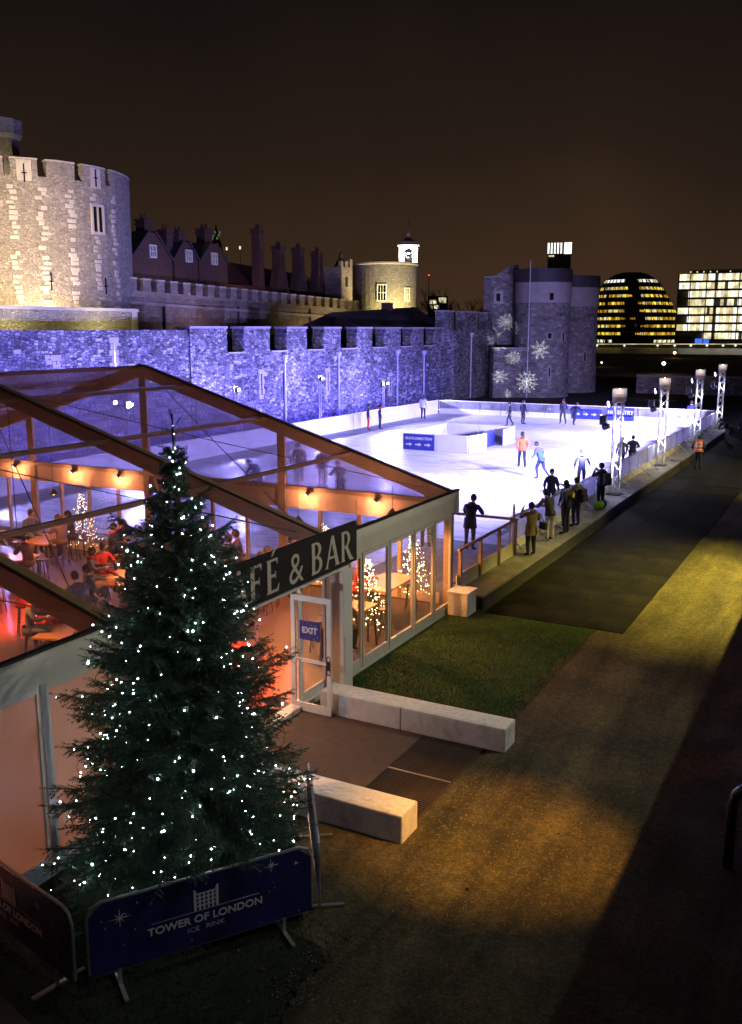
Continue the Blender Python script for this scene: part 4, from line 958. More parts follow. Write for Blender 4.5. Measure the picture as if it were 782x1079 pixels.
# hoop stand at the right edge, kerb of the stair at lower left
hp = thing('hoop_barrier', 'dark steel hoop barrier at the right picture edge', 'barrier', (-1.14, 12.75, 0))
b = MB(); b.tube([(0, 0, 0), (0, 0, .95), (.05, .0, 1.12), (.18, .0, 1.25), (.36, 0, 1.30), (.9, 0, 1.30), (1.08, 0, 1.22), (1.16, 0, 1.08), (1.2, 0, .9), (1.2, 0, 0)], .075, 14); b.build('hoop', 'steel_dark', hp, smooth=True)
b = MB(); b.bar((-10.4, 6.42, .06), (-6.9, 5.55, .06), .5, .16); o = b.build('kerb', 'deck_dark', bevel=.03); tag(o, 'dark stone kerb in the bottom left corner', 'kerb')
# ================================================================ CASTLE
def opening(parent, p, n, w, h, mat_='glass_dark', name='window', frame=None, bars=0, d=.12):
    """window standing proud of a wall point p facing n: recess pane + surround"""
    n = Vector((n[0], n[1], 0)).normalized(); t = Vector((-n.y, n.x, 0)); rz = math.atan2(t.y, t.x)
    m = MB(); m.box(Vector(p) + n * .02, (w, .06, h), rz); o = m.build(name, mat_, parent)
    if frame:
        f = MB(); k = frame[1]; c = Vector(p) + n * .05
        for s in (-1, 1): f.box(c + t * s * (w / 2 + k / 2), (k, .14, h + 2 * k), rz)
        for s in (-1, 1): f.box(c + Vector((0, 0, s * (h / 2 + k / 2))), (w, .13, k), rz)
        for i in range(bars): f.box(c + t * (w * ((i + 1) / (bars + 1) - .5)), (.07, .10, h), rz)
        if bars: f.box(c + Vector((0, 0, 0)), (w, .09, .07), rz)
        f.build('frame', frame[0], o)
    return o
WX = -39.0
mat('rag_pale', (.50, .485, .46), .85, .2, 3, .5, 12); mat('rag_dark', (.08, .077, .075), .9, .3, 3, .5, 12)
cw = thing('outer_curtain_wall', 'long rubble stone castle wall lit blue behind the rink', 'castle wall', (0, 0, 0))
yA, yB = 50.0, 87.9
def wallbox(x0, y0, z0, x1, y1, z1, name='wall', m='rag_stone', parent=cw, sub=0):
    b = MB(); b.b2((x0, y0, z0), (x1, y1, z1)); return b.build(name, m, parent, uv=True)
wallbox(WX - 2.6, -8, -.1, WX, 47.9, 7.36); wallbox(WX - 2.6, 48.0, -.1, WX + .12, yB, 5.75); wallbox(WX - 2.6, 47.9, -.1, WX + .02, 48.0, 7.3)
emb = [(238, 256), (283, 301), (322, 340), (358, 375), (391, 405), (421, 433), (445, 457)]
ed = [48.0]
for a, c in emb: ed += [gx(a, 368, WX).y, gx(c, 368, WX).y]
ed.append(yB)
for i in range(0, len(ed), 2):
    wallbox(WX - .9, ed[i], 5.753, WX + .12, ed[i + 1], 7.45, 'merlon'); 
    b = MB(); b.b2((WX - 1.0, ed[i] - .05, 7.453), (WX + .2, ed[i + 1] + .05, 7.60)); b.build('coping', 'ashlar_dim', cw)
for i in range(1, len(ed) - 1, 2):
    b = MB(); b.b2((WX - .95, ed[i] + .02, 5.753), (WX + .24, ed[i + 1] - .02, 5.86)); b.build('sill', 'ashlar', cw)
for (px, w_) in ((252, 2.2), (180, 1.6), (85, 1.4), (425, 1.2)):
    pass
for px, py in ((275, 405), (411, 405), (345, 402), (60, 395), (120, 375)):   # pale blocked arrow loops
    p = gx(px, py, WX + .12 if px > 200 else WX)
    for k in range(6): b = MB(); b.box((p.x + .02, p.y + rng.uniform(-.05, .05), p.z - .9 + k * .36), (.10, .55 + .22 * (k % 2), .33)); b.build('loop_stone', 'ashlar', cw, bevel=.02)
    b = MB(); b.box((p.x + .06, p.y, p.z), (.06, .10, 1.5)); b.build('arrow_loop', 'glass_dark', cw)
# irregular proud stones
sm = [MB().box((0, 0, 0), (.16, 1, 1)) for _ in range(3)]; s0 = [b_.build('stone', m_, cw, bevel=.06) for b_, m_ in zip(sm, ('ashlar', 'rag_pale', 'rag_dark'))]; first_ = [True] * 3
for i in range(285):
    y = rng.uniform(34, 87.5); z = rng.uniform(.8, 5.6 if y > 48 else 7.0); k = rng.choice((0, 0, 1, 1, 1, 2, 2))
    o = s0[k] if first_[k] else inst(s0[k], cw); first_[k] = False
    o.location = ((WX + .12 if y > 48 else WX) - .03 + rng.uniform(-.02, .02), y, z); o.scale = (1, rng.uniform(.22, .55), rng.uniform(.12, .24)); o.rotation_euler = (rng.uniform(-.06, .06), 0, 0)
# taller end block and its return
hb = thing('wall_end_tower', 'taller dark blue end of the curtain wall left of the gate towers', 'castle wall', (0, 0, 0))
y0, y1 = 87.95, 101.5
b = MB(); b.b2((WX - 4, y0, -.1), (WX + .45, y1, 7.35)); b.build('wall', 'rag_stone', hb, uv=True)
sp = [y0, gx(478, 335, WX + .45).y, gx(490, 335, WX + .45).y, gx(504, 335, WX + .45).y, gx(514, 335, WX + .45).y, y1]
for i in (0, 2, 4):
    b = MB(); b.b2((WX - .6, sp[i], 7.353), (WX + .45, sp[i + 1], 9.15)); b.build('merlon', 'rag_stone', hb, uv=True)
    b = MB(); b.b2((WX - .65, sp[i] - .05, 9.153), (WX + .52, sp[i + 1] + .05, 9.3)); b.build('coping', 'ashlar_dim', hb)
for y_, w_ in ((y0 + 1.0, .9), (y1 - 1.2, 1.1)):
    b = MB(); b.b2((WX + .4, y_ - w_ / 2, -.1), (WX + 1.3, y_ + w_ / 2, 6.9)); b.add([(WX + .45, y_ - w_ / 2, 7.6), (WX + .45, y_ + w_ / 2, 7.6), (WX + 1.3, y_ - w_ / 2, 6.9), (WX + 1.3, y_ + w_ / 2, 6.9), (WX + .45, y_ - w_ / 2, 6.9), (WX + .45, y_ + w_ / 2, 6.9)], [(0, 2, 3, 1), (0, 4, 2), (1, 3, 5), (0, 1, 5, 4)])
    b.build('buttress', 'rag_stone', hb, uv=True)
# drain pipes
for i, (px, py, x_) in enumerate(((300, 376, WX + .12), (357, 373, WX + .12), (419, 371, WX + .12), (447, 371, WX + .12), (497, 352, WX + .45), (523, 382, WX + .6))):
    p = gx(px, py, x_ + .12); z_ = p.z
    t = thing('drain_pipe', 'pale drain pipe with hopper head on the blue wall, number %s from the cafe' % ['one', 'two', 'three', 'four', 'five', 'six'][i], 'drain pipe', (p.x, p.y, 0), group='drain pipes on the castle wall')
    t['label'] = ['pale drain pipe with hopper head on the wall, nearest the cafe', 'pale drain pipe between the single light pole and the double one', 'pale drain pipe just right of the double light pole', 'pale drain pipe above the white-jacketed skater', 'pale drain pipe high on the taller end of the wall', 'pale drain pipe between wall end and snowflake towers'][i]
    b = MB(); b.tube([(0, 0, 0), (0, 0, z_ - .3)], .085, 8); b.build('pipe', 'pipe_lead', t)
    b = MB(); b.lathe((0, 0, z_ - .35), [(.085, 0), (.24, .25), (.26, .5), (.001, .5)], 8); b.build('hopper', 'pipe_lead', t)
# lit parapet of the casemate behind the wall
lp = thing('casemate_parapet', 'low pale stone parapet lit yellow below the big round tower', 'wall', (0, 0, 0))
b = MB(); b.b2((-45, 20, 5.0), (-44, 48.9, 8.55)); b.build('wall', 'tower_stone', lp, uv=True)
b = MB(); b.b2((-45.1, 20, 8.553), (-43.9, 48.95, 8.75)); b.build('coping', 'ashlar', lp)
b = MB(); b.b2((-43.99, 48.3, 7.0), (-43.94, 48.85, 8.55)); b.build('end_quoin', 'ashlar', lp)
def uplight(x, y, z, aim, power, col, cone, lab, grp='castle flood lights'):
    t = thing('flood_light', lab, 'flood light', (x, y, z), group=grp)
    m = MB(); m.box((0, 0, .0), (.4, .4, .25)); m.build('housing', 'speaker', t); m = MB(); m.box((0, 0, .128), (.3, .3, .006)); m.build('lens', 'lamp_amber', t)
    lamp('flood_beam', 'SPOT', (x, y, z + .3), power, col, t, aim, .15, cone, .6)
for y in (30, 38, 45): uplight(-42.0, y, 7.0, (-44, y, 8.2), 330, (1.0, .84, .36), 160, 'flood light hidden behind the curtain wall under the pale parapet')
struct(MB().b2((-60, -8, -.1), (-41.6, 110, 6.85)).build('outer_ward', 'deck_dark'))
# big round tower
bc = (-64.0, 57.2); br = 9.1
bt = thing('round_tower', 'big round stone tower lit warm yellow at the left edge', 'tower', (0, 0, 0))
bt_b = MB(); bt_b.lathe((*bc, 0), [(br + .25, 5), (br, 12), (br + .04, 18.605)], 72); me = bt_b.mesh('drum'); cyl_uv(me, bc, br); link('drum', me, 'tower_stone', bt)
def arcwall(c, r0, r1, z0, z1, a0, a1, n=8):
    m = MB(); vs = []
    for i in range(n + 1):
        a = a0 + (a1 - a0) * i / n
        for r in (r0, r1):
            for z in (z0, z1): vs.append((c[0] + r * math.cos(a), c[1] + r * math.sin(a), z))
    fs = []
    for i in range(n):
        q = i * 4; fs += [(q, q + 4, q + 5, q + 1), (q + 2, q + 3, q + 7, q + 6), (q + 1, q + 5, q + 7, q + 3), (q, q + 2, q + 6, q + 4)]
    fs += [(0, 1, 3, 2), (n * 4, n * 4 + 2, n * 4 + 3, n * 4 + 1)]
    return m.add(vs, fs)
va = math.atan2(-bc[1], -bc[0])    # towards the camera
def ang_at(px):   # tower azimuth at photo column px
    best = None
    for i in range(-90, 91):
        a = va + R(i); p = Vector((bc[0] + br * math.cos(a), bc[1] + br * math.sin(a), 15))
        c, s = math.cos(YAW), math.sin(YAW); xx = c * p.x + s * p.y; yy = -s * p.x + c * p.y
        fy = math.cos(PITCH) * yy - math.sin(PITCH) * (p.z - CAMH); u = CX + F * xx / fy
        if best is None or abs(u - px) < best[0]: best = (abs(u - px), a)
    return best[1]
gaps = [(ang_at(8), ang_at(15)), (ang_at(44), ang_at(52)), (ang_at(82), ang_at(89)), (ang_at(113), ang_at(118))]
cur = va - R(100); segs_ = []
for a, c in sorted((min(g), max(g)) for g in gaps): segs_.append((cur, a)); cur = c
segs_.append((cur, va + R(100)))
for a, c in segs_:
    me = arcwall(bc, br - .7, br + .04, 18.61, 19.8, a, c, 10).mesh('merlon'); cyl_uv(me, bc, br); link('merlon', me, 'tower_stone', bt)
    arcwall(bc, br - .8, br + .07, 19.803, 19.90, a - .004, c + .004, 10).build('coping', 'ashlar', bt)
qs = MB(); qs.box((0, 0, 0), (.22, .50, .26)); q0 = qs.build('quoin', 'ashlar', bt, bevel=.02); used = False
for px in (15, 46, 75, 102, 121):
    a = ang_at(px)
    for k in range(30):
        z = 8.4 + k * .36 + rng.uniform(-.06, .06)
        if z > 18.1 or (rng.random() < .12): continue
        aa = a + rng.uniform(-.012, .012) + rng.choice((.012, -.012, .004)); rr = br + .25 * max(0, (12 - z) / 7) - .06
        o = q0 if not used else inst(q0, bt); used = True
        o.location = (bc[0] + rr * math.cos(aa), bc[1] + rr * math.sin(aa), z); o.rotation_euler = (0, 0, aa); o.scale = (1, rng.uniform(.6, 1.4), rng.uniform(.8, 1.3))
def tower_win(px, z, w, h, bars=0, k=.16, fr='ashlar'):
    a = ang_at(px); r = br + .02; opening(bt, (bc[0] + r * math.cos(a), bc[1] + r * math.sin(a), z), (math.cos(a), math.sin(a)), w, h, frame=(fr, k), bars=0)
    if bars:
        p = Vector((bc[0] + (r + .08) * math.cos(a), bc[1] + (r + .08) * math.sin(a), z)); m = MB(); m.box(p, (.1, .13, h), a); m.build('mullion', 'ashlar', bt)
tower_win(103, 15.9, .95, 1.9, 1, .2)
for px, z in ((30, 18.8), (51, 11.0), (107, 10.8), (103, 19.0)):
    a = ang_at(px); r = br + .09; p = (bc[0] + r * math.cos(a), bc[1] + r * math.sin(a), z)
    m = MB(); m.box(p, (.06, .09, 1.3), a); m.box(p, (.055, .38, .08), a); m.build('arrow_slit', 'glass_dark', bt)
for k_, px in enumerate((30, 103)):
    a = ang_at(px); m = MB(); m.box((bc[0] + br * math.cos(a), bc[1] + br * math.sin(a), 19.0), (.12, 1.05, 1.5), a); m.build('slit_panel', 'ashlar', bt)
arcwall(bc, .1, br - .7, 18.3, 18.5, va - R(100), va + R(100), 20).build('roof_deck', 'roof_lead', bt)
uplight(-48.5, 40.5, 6.9, (-61, 49.5, 13), 30000, (1.0, .72, .37), 80, 'flood light lighting the left face of the round tower')
uplight(-55.6, 51.8, 6.9, (-58.5, 52.5, 16), 2600, (1.0, .70, .50), 120, 'flood light near the right foot of the round tower')
# stair turret behind, upper left
p = gx(-4, 150, -72)
tt_ = thing('stair_turret', 'pale stair turret top rising behind the round tower', 'turret', (p.x, p.y, 0))
b = MB(); b.lathe((0, 0, 0), [(2.0, 18), (2.0, 24.2)], 10); b.build('shaft', 'inner_stone', tt_, uv=True)
b = MB(); b.lathe((0, 0, 0), [(2.0, 24.21), (2.35, 24.6), (2.35, 25.9), (1.9, 25.9), (1.9, 24.6)], 10); b.build('parapet', 'tower_stone', tt_, uv=True)
uplight(p.x + 3.0, p.y - 3.2, 20.0, (p.x, p.y, 25), 500, (1.0, .8, .5), 110, 'flood light on the round tower roof aimed at the turret')
# inner curtain wall
IX = -56.0
iw = thing('inner_curtain_wall', 'battlemented inner castle wall below the brick houses', 'castle wall', (0, 0, 0))
pz = lambda px, py: gx(px, py, IX)
A0, A1 = 61.0, 103.0
b = MB(); b.add([(IX, A0, 5), (IX, A1, 5), (IX, A1, 9.7), (IX, A0, 10.7), (IX - 2, A0, 5), (IX - 2, A1, 5), (IX - 2, A1, 9.7), (IX - 2, A0, 10.7)], [(0, 1, 2, 3), (7, 6, 5, 4), (3, 2, 6, 7), (0, 3, 7, 4), (1, 5, 6, 2)]); b.build('wall', 'inner_stone', iw, uv=True)
b = MB(); b.bar((IX + .1, A0, 9.62), (IX + .1, A1, 8.62), .25, .25); b.build('string_course', 'ashlar_dim', iw)
n = 23
for i in range(n):
    y = A0 + .3 + i * (A1 - A0 - .8) / n; zt = 10.7 - (y - A0) / (A1 - A0); w = 1.02
    wb = MB(); wb.b2((IX - .6, y, zt - .12), (IX + .003, y + w, zt + .92)); wb.build('merlon', 'inner_stone', iw, uv=True)
    wb = MB(); wb.b2((IX - .65, y - .04, zt + .923), (IX + .06, y + w + .04, zt + 1.06)); wb.build('coping', 'ashlar', iw)
for px in (172, 250, 326, 371):
    y = pz(px, 320).y; b = MB(); b.tube([(IX + .12, y, 5), (IX + .12, y, 9.6)], .11, 8); b.build('drain_pipe', 'roof_lead', iw)
for px, c in ((200, (.85, .55, .9)), (320, (1, .7, .4)), (352, (1, .72, .36))):
    y = pz(px, 340).y; uplight(IX + 4, y, 6.9, (IX, y, 8.5), 300 if px < 330 else 900, c, 140, 'flood light at the foot of the inner castle wall')
# brick houses: gables, chimneys, red roof
HX = -62.0
hs = thing('brick_houses', 'row of dark brick gabled houses with tall chimneys behind the inner wall', 'house', (0, 0, 0))
def hp_(px, py): return gx(px, py, HX)
ya, yb_ = hp_(137, 300).y, hp_(345, 300).y
b = MB(); b.b2((HX - 7, ya, 6), (HX, yb_, 12.2)); b.build('wall', 'brick_dark', hs)
def gable(px, py, w, h, lab):
    p = hp_(px, py); b = MB(); y0_, y1_ = p.y - w / 2, p.y + w / 2; zt = p.z
    b.add([(HX + .3, y0_, 11), (HX + .3, y1_, 11), (HX + .3, y1_, zt - h), (HX + .3, p.y + .5, zt), (HX + .3, p.y - .5, zt), (HX + .3, y0_, zt - h), (HX - 6, y0_, 11), (HX - 6, y1_, 11), (HX - 6, y1_, zt - h), (HX - 6, p.y + .5, zt), (HX - 6, p.y - .5, zt), (HX - 6, y0_, zt - h)],
        [(0, 1, 2, 3, 4, 5), (11, 10, 9, 8, 7, 6), (1, 7, 8, 2), (0, 5, 11, 6)]); b.build('gable', 'brick_dark', hs)
    r = MB(); r.bar((HX - 2.8, y0_ - .2, zt - h - .05), (HX - 2.8, p.y - .45, zt + .1), 6.6, .16); r.bar((HX - 2.8, y1_ + .2, zt - h - .05), (HX - 2.8, p.y + .45, zt + .1), 6.6, .16); r.build('gable_roof', 'roof_slate', hs)
gable(157, 245, 5.6, 2.4, ''); gable(222, 257, 4.8, 2.0, ''); gable(193, 255, 3.6, 1.7, '')
for px, py in ((158, 265), (196, 270), (223, 273)):
    p = hp_(px, py); opening(hs, (HX + .33, p.y, p.z), (1, 0), .75, .95, 'win_lit_dim', 'window', ('win_white', .14), 2)
r = MB(); y0_, y1_ = hp_(236, 290).y, yb_ + 1.5
r.add([(HX + .4, y0_, 11.6), (HX + .4, y1_, 11.2), (HX - 4, y1_, 14.3), (HX - 4, y0_, 15.2), (HX - 8, y0_, 11.6), (HX - 8, y1_, 11.2)], [(0, 1, 2, 3), (3, 2, 5, 4), (0, 3, 4), (1, 5, 2)]); r.build('roof', 'roof_tile', hs)
for px, ty, w, d_ in ((151, 231, 1.0, -1.5), (174, 242, .95, -1), (187, 244, .95, -.5), (215, 241, 1.3, -2.5), (271, 241, .85, .3), (293, 259, .95, .4), (314, 261, .95, .4), (334, 265, .95, .4)):
    p = gx(px, ty, HX + d_); zt = p.z; c = MB(); c.box((p.x, p.y, (zt + 8) / 2), (1.1, w, zt - 8)); ch = c.build('chimney', 'brick_dark', hs)
    c = MB(); c.box((p.x, p.y, zt - .5), (1.35, w + .25, .18)); c.box((p.x, p.y, zt - .12), (1.3, w + .2, .2)); c.build('cap', 'brick_dark', ch)
    for s in (-.25, .25): c = MB(); c.tube([(p.x, p.y + s * w, zt - .02), (p.x, p.y + s * w, zt + .5)], [.14, .11], 8); c.build('chimney_pot', 'roof_tile', ch)
    if d_ > 0 and px > 280:
        c = MB(); c.add([(p.x + .6, p.y - 1.6, 10.8), (p.x + .6, p.y + 1.6, 10.8), (p.x + .6, p.y + .45, zt - 2.0), (p.x + .6, p.y - .45, zt - 2.0), (p.x - .5, p.y - 1.6, 10.8), (p.x - .5, p.y + 1.6, 10.8), (p.x - .5, p.y + .45, zt - 2.0), (p.x - .5, p.y - .45, zt - 2.0)], [(0, 1, 2, 3), (7, 6, 5, 4), (3, 2, 6, 7), (0, 3, 7, 4), (1, 5, 6, 2)]); c.build('shoulder', 'brick_dark', ch)
uplight(HX + 3.5, hp_(160, 280).y, 9.6, (HX, hp_(160, 280).y + 1, 14), 220, (.8, .55, .75), 140, 'flood light behind the inner wall under the left gable')
uplight(HX + 3.5, hp_(250, 280).y, 9.6, (HX - 1, hp_(250, 280).y + 1, 13), 240, (1.0, .5, .45), 150, 'flood light behind the inner wall under the red roof')
# ruined-looking stone turret with vane
p = gx(356, 290, -60)
tr = thing('stone_turret', 'small stone turret with weather vane right of the chimneys', 'turret', (p.x, p.y, 0))
b = MB(); b.b2((-1.3, -1.4, 6), (1.3, 1.4, 15.0)); b.build('shaft', 'inner_stone', tr, uv=True)
for y in (-1.15, 0, 1.15): b = MB(); b.b2((.9, y - .33, 15.003), (1.3, y + .33, 15.7 + .3 * (y > 0))); b.build('merlon', 'inner_stone', tr, uv=True)
b = MB(); b.lathe((.2, .4, 15), [(.9, 0), (.5, .8), (.25, 1.0), (.22, 1.6), (.001, 2.0)], 10); b.tube([(.2, .4, 17), (.2, .4, 18.1)], .04, 5); b.build('cupola', 'roof_lead', tr)
b = MB(); b.b2((1.31, -.4, 12.6), (1.34, .2, 13.8)); b.build('window', 'glass_dark', tr)
# bell tower with white belfry
L_, R_ = gx(372, 300, -57), gx(440, 300, -57); dist = gx(406, 300, -57); cxy = (-59.2, dist.y + 1.6)
rb = 4.25
def proj_x(p):
    c, s = math.cos(YAW), math.sin(YAW); xx = c * p[0] + s * p[1]; yy = -s * p[0] + c * p[1]
    return CX + F * xx / (math.cos(PITCH) * yy - math.sin(PITCH) * (p[2] - CAMH))
q = gd(406, 300, 126); cxy = (q.x, q.y)
be = thing('bell_tower', 'pale yellow-lit round bell tower with white windows', 'tower', (0, 0, 0))
me = MB().lathe((*cxy, 0), [(rb + .2, 5), (rb, 9), (rb, 15.6)], 40).mesh('drum'); cyl_uv(me, cxy, rb); link('drum', me, 'tower_stone', be)
MB().lathe((*cxy, 0), [(rb, 15.55), (rb + .15, 15.65), (rb + .15, 15.85), (rb - .3, 15.9), (.1, 16.3)], 40).build('parapet_coping', 'ashlar', be)
vb = math.atan2(-cxy[1], -cxy[0])
for da, z, w, h in ((-.10, 13.6, 1.0, 1.9), (.72, 13.4, .6, 1.5), (-.2, 10.2, .35, .8)):
    a = vb + da; opening(be, (cxy[0] + rb * math.cos(a), cxy[1] + rb * math.sin(a), z - 2.2 + .6), (math.cos(a), math.sin(a)), w, h, 'glass_dark', 'window', ('win_white', .13), 2)
uplight(cxy[0] + 8.5 * math.cos(vb + .3), cxy[1] + 8.5 * math.sin(vb + .3), 6.9, (cxy[0] + 3.5 * math.cos(vb), cxy[1] + 3.5 * math.sin(vb), 13), 9000, (1.0, .78, .34), 110, 'flood light at the foot of the bell tower')
q = gd(430, 270, 128)
bf = thing('belfry', 'small white belfry with dark pointed roof above the bell tower', 'belfry', (q.x, q.y, 13.5), vb)
b = MB(); b.b2((-1.25, -1.25, 0), (1.25, 1.25, 4.6)); b.build('body', 'white_paint', bf)
b = MB(); b.b2((-1.45, -1.45, 4.603), (1.45, 1.45, 4.85)); b.build('cornice', 'white_paint', bf)
b = MB(); b.lathe((0, 0, 4.853), [(1.95, 0), (1.3, .5), (.35, 1.0), (.2, 1.25), (.2, 1.6), (.001, 2.0)], 4, R(45), R(405)); b.tube([(0, 0, 6.7), (0, 0, 8.0)], .05, 5); b.build('roof', 'roof_lead', bf)
for s in (-1, 1): b = MB(); b.b2((1.252, -.5, 2.6), (1.27, .5, 3.7)) if s < 0 else b.b2((-.5, 1.252, 2.6), (.5, 1.27, 3.7)); b.build('louvre', 'glass_dark', bf)
b = MB(); b.prism([(.55 * math.cos(R(a)), .55 * math.sin(R(a))) for a in range(0, 181, 20)], 0, .02); o = b.build('lunette', 'glass_dark', bf); face(o, (1.252, 0, 3.8), (0, 1, 0))
uplight(q.x + 3.2 * math.cos(vb), q.y + 3.2 * math.sin(vb), 16.8, (q.x, q.y, 17.0), 900, (1, .88, .75), 120, 'flood light on the bell tower roof aimed at the belfry')
# low slate roof behind the outer wall
p0_, p1_ = gx(384, 345, -43), gx(466, 345, -43)
lr = thing('slate_roofed_lodge', 'low dark slate roof showing behind the wall below the bell tower', 'house', (0, 0, 0))
b = MB(); b.b2((-50, p0_.y, 6), (-43, p1_.y, 7.6)); b.build('wall', 'brick_dark', lr)
b = MB(); b.add([(-42.6, p0_.y - .3, 7.55), (-42.6, p1_.y + .3, 7.55), (-46.5, p1_.y + .3, 9.9), (-46.5, p0_.y - .3, 9.0), (-50.4, p0_.y - .3, 7.55), (-50.4, p1_.y + .3, 7.55)], [(0, 1, 2, 3), (3, 2, 5, 4), (0, 3, 4), (1, 5, 2)]); b.build('roof', 'roof_slate', lr)
b = MB(); pp = gx(408, 335, -46.5); b.b2((-47, pp.y - .4, 8.5), (-46, pp.y + .4, 10.2)); b.build('chimney', 'brick_dark', lr)
# ---- gate towers with projected snowflakes
def drum(name, lab, px, dist, r, ztop, band, batter=.15, base=-.1, mat_='gate_stone', roof=True):
    q = gd(px, 347, dist); c = (q.x, q.y); t = thing(name, lab, 'tower', (0, 0, 0), group='gate towers beyond the rink')
    me = MB().lathe((*c, 0), [(r + batter, base), (r, 4), (r, ztop - band)], 40).mesh('drum'); cyl_uv(me, c, r); link('drum', me, mat_, t)
    MB().lathe((*c, 0), [(r, ztop - band - 2.2), (r + .06, ztop - band - 2.15), (r + .06, ztop - band)], 40).build('ashlar_band', 'ashlar_dim', t)
    MB().lathe((*c, 0), [(r + .1, ztop - band), (r + .18, ztop - band + .1), (r + .12, ztop), (.05, ztop + .1)], 40).build('parapet', 'roof_lead', t)
    return t, c
gm, gc = drum('gate_tower', 'middle round gate tower with flagpole and star snowflake', 571, 108, 3.05, 13.9, 1.45)
vg = math.atan2(-gc[1], -gc[0])
for da, z, w, h in ((.30, 10.9, .45, .75), (.28, 6.7, .4, .6), (.85, 6.6, .3, .9), (.32, 2.6, .16, 1.3), (-.3, 2.2, .25, .4)):
    a = vg + da; opening(gm, (gc[0] + 3.06 * math.cos(a), gc[1] + 3.06 * math.sin(a), z), (math.cos(a), math.sin(a)), w, h, 'glass_dark', 'window', ('ashlar_dim', .12))
g2, gc2 = drum('gate_tower', 'right round gate tower beside the egg-shaped glass building', 603, 117, 2.95, 13.6, 1.35)
a = math.atan2(-gc2[1], -gc2[0]) + .55; opening(g2, (gc2[0] + 3.0 * math.cos(a), gc2[1] + 3.0 * math.sin(a), 4.2), (math.cos(a), math.sin(a)), .25, 1.0, 'glass_dark', 'window', ('ashlar_dim', .1))
# left rectangular turret with sloped top
q = gd(527, 347, 112); gl = thing('gate_turret', 'square-shouldered stone turret left of the round gate towers', 'tower', (q.x, q.y, 0), math.atan2(-q.y, -q.x) + R(90), 'gate towers beyond the rink')
b = MB(); pr = [(-1.95, -.1), (1.9, -.1), (1.9, 14.6), (.9, 14.5), (.2, 14.0), (-.5, 13.5), (-1.95, 13.3)]
b.prism(pr, -2.2, 2.2); b.v = [(x, -z, y) for x, y, z in b.v]; b.build('shaft', 'gate_stone', gl, uv=True)
opening(gl, (-.3, -2.21, 11.0), (0, -1), .45, .85, 'glass_dark', 'window', ('ashlar', .3))
b = MB(); b.b2((1.3, -2.32, 5), (1.95, -2.2, 14.2)); b.build('pilaster', 'roof_lead', gl)
b = MB(); b.b2((-1.95, -2.23, 13.2), (1.9, 2.3, 13.32)); b.build('string_course', 'ashlar_dim', gl)
# low linking wall in front
q0_, q1_ = gd(519, 347, 104.5), gd(560, 347, 106)
lk = thing('gate_link_wall', 'low dark stone wall with snowflakes between wall end and gate tower', 'castle wall', (0, 0, 0))
b = MB(); b.bar((q0_.x, q0_.y, 2.6), (q1_.x, q1_.y, 2.6), 1.2, 5.4); b.build('wall', 'gate_stone', lk, uv=True)
b = MB(); b.bar((q0_.x, q0_.y, 5.38), (q1_.x, q1_.y, 5.38), 1.35, .15); b.build('coping', 'ashlar_dim', lk)
# flagpole and bent pipe
q = gd(557, 347, 103.5); t = thing('flagpole', 'pale flagpole standing in front of the middle gate tower', 'flagpole', (q.x, q.y, 0))
b = MB(); b.tube([(0, 0, 0), (0, 0, 9.8), (0, 0, 14.6)], [.07, .06, .05], 8); b.build('mast', 'pipe_lead', t); b = MB(); b.lathe((0, 0, 14.6), [(.001, .16), (.08, .08), (.001, 0)], 8); b.build('finial', 'pipe_lead', t)
b = MB(); b.bar((0, 0, 9.4), (.5, 0, 9.7), .05, .05); b.build('bracket', 'pipe_lead', t)
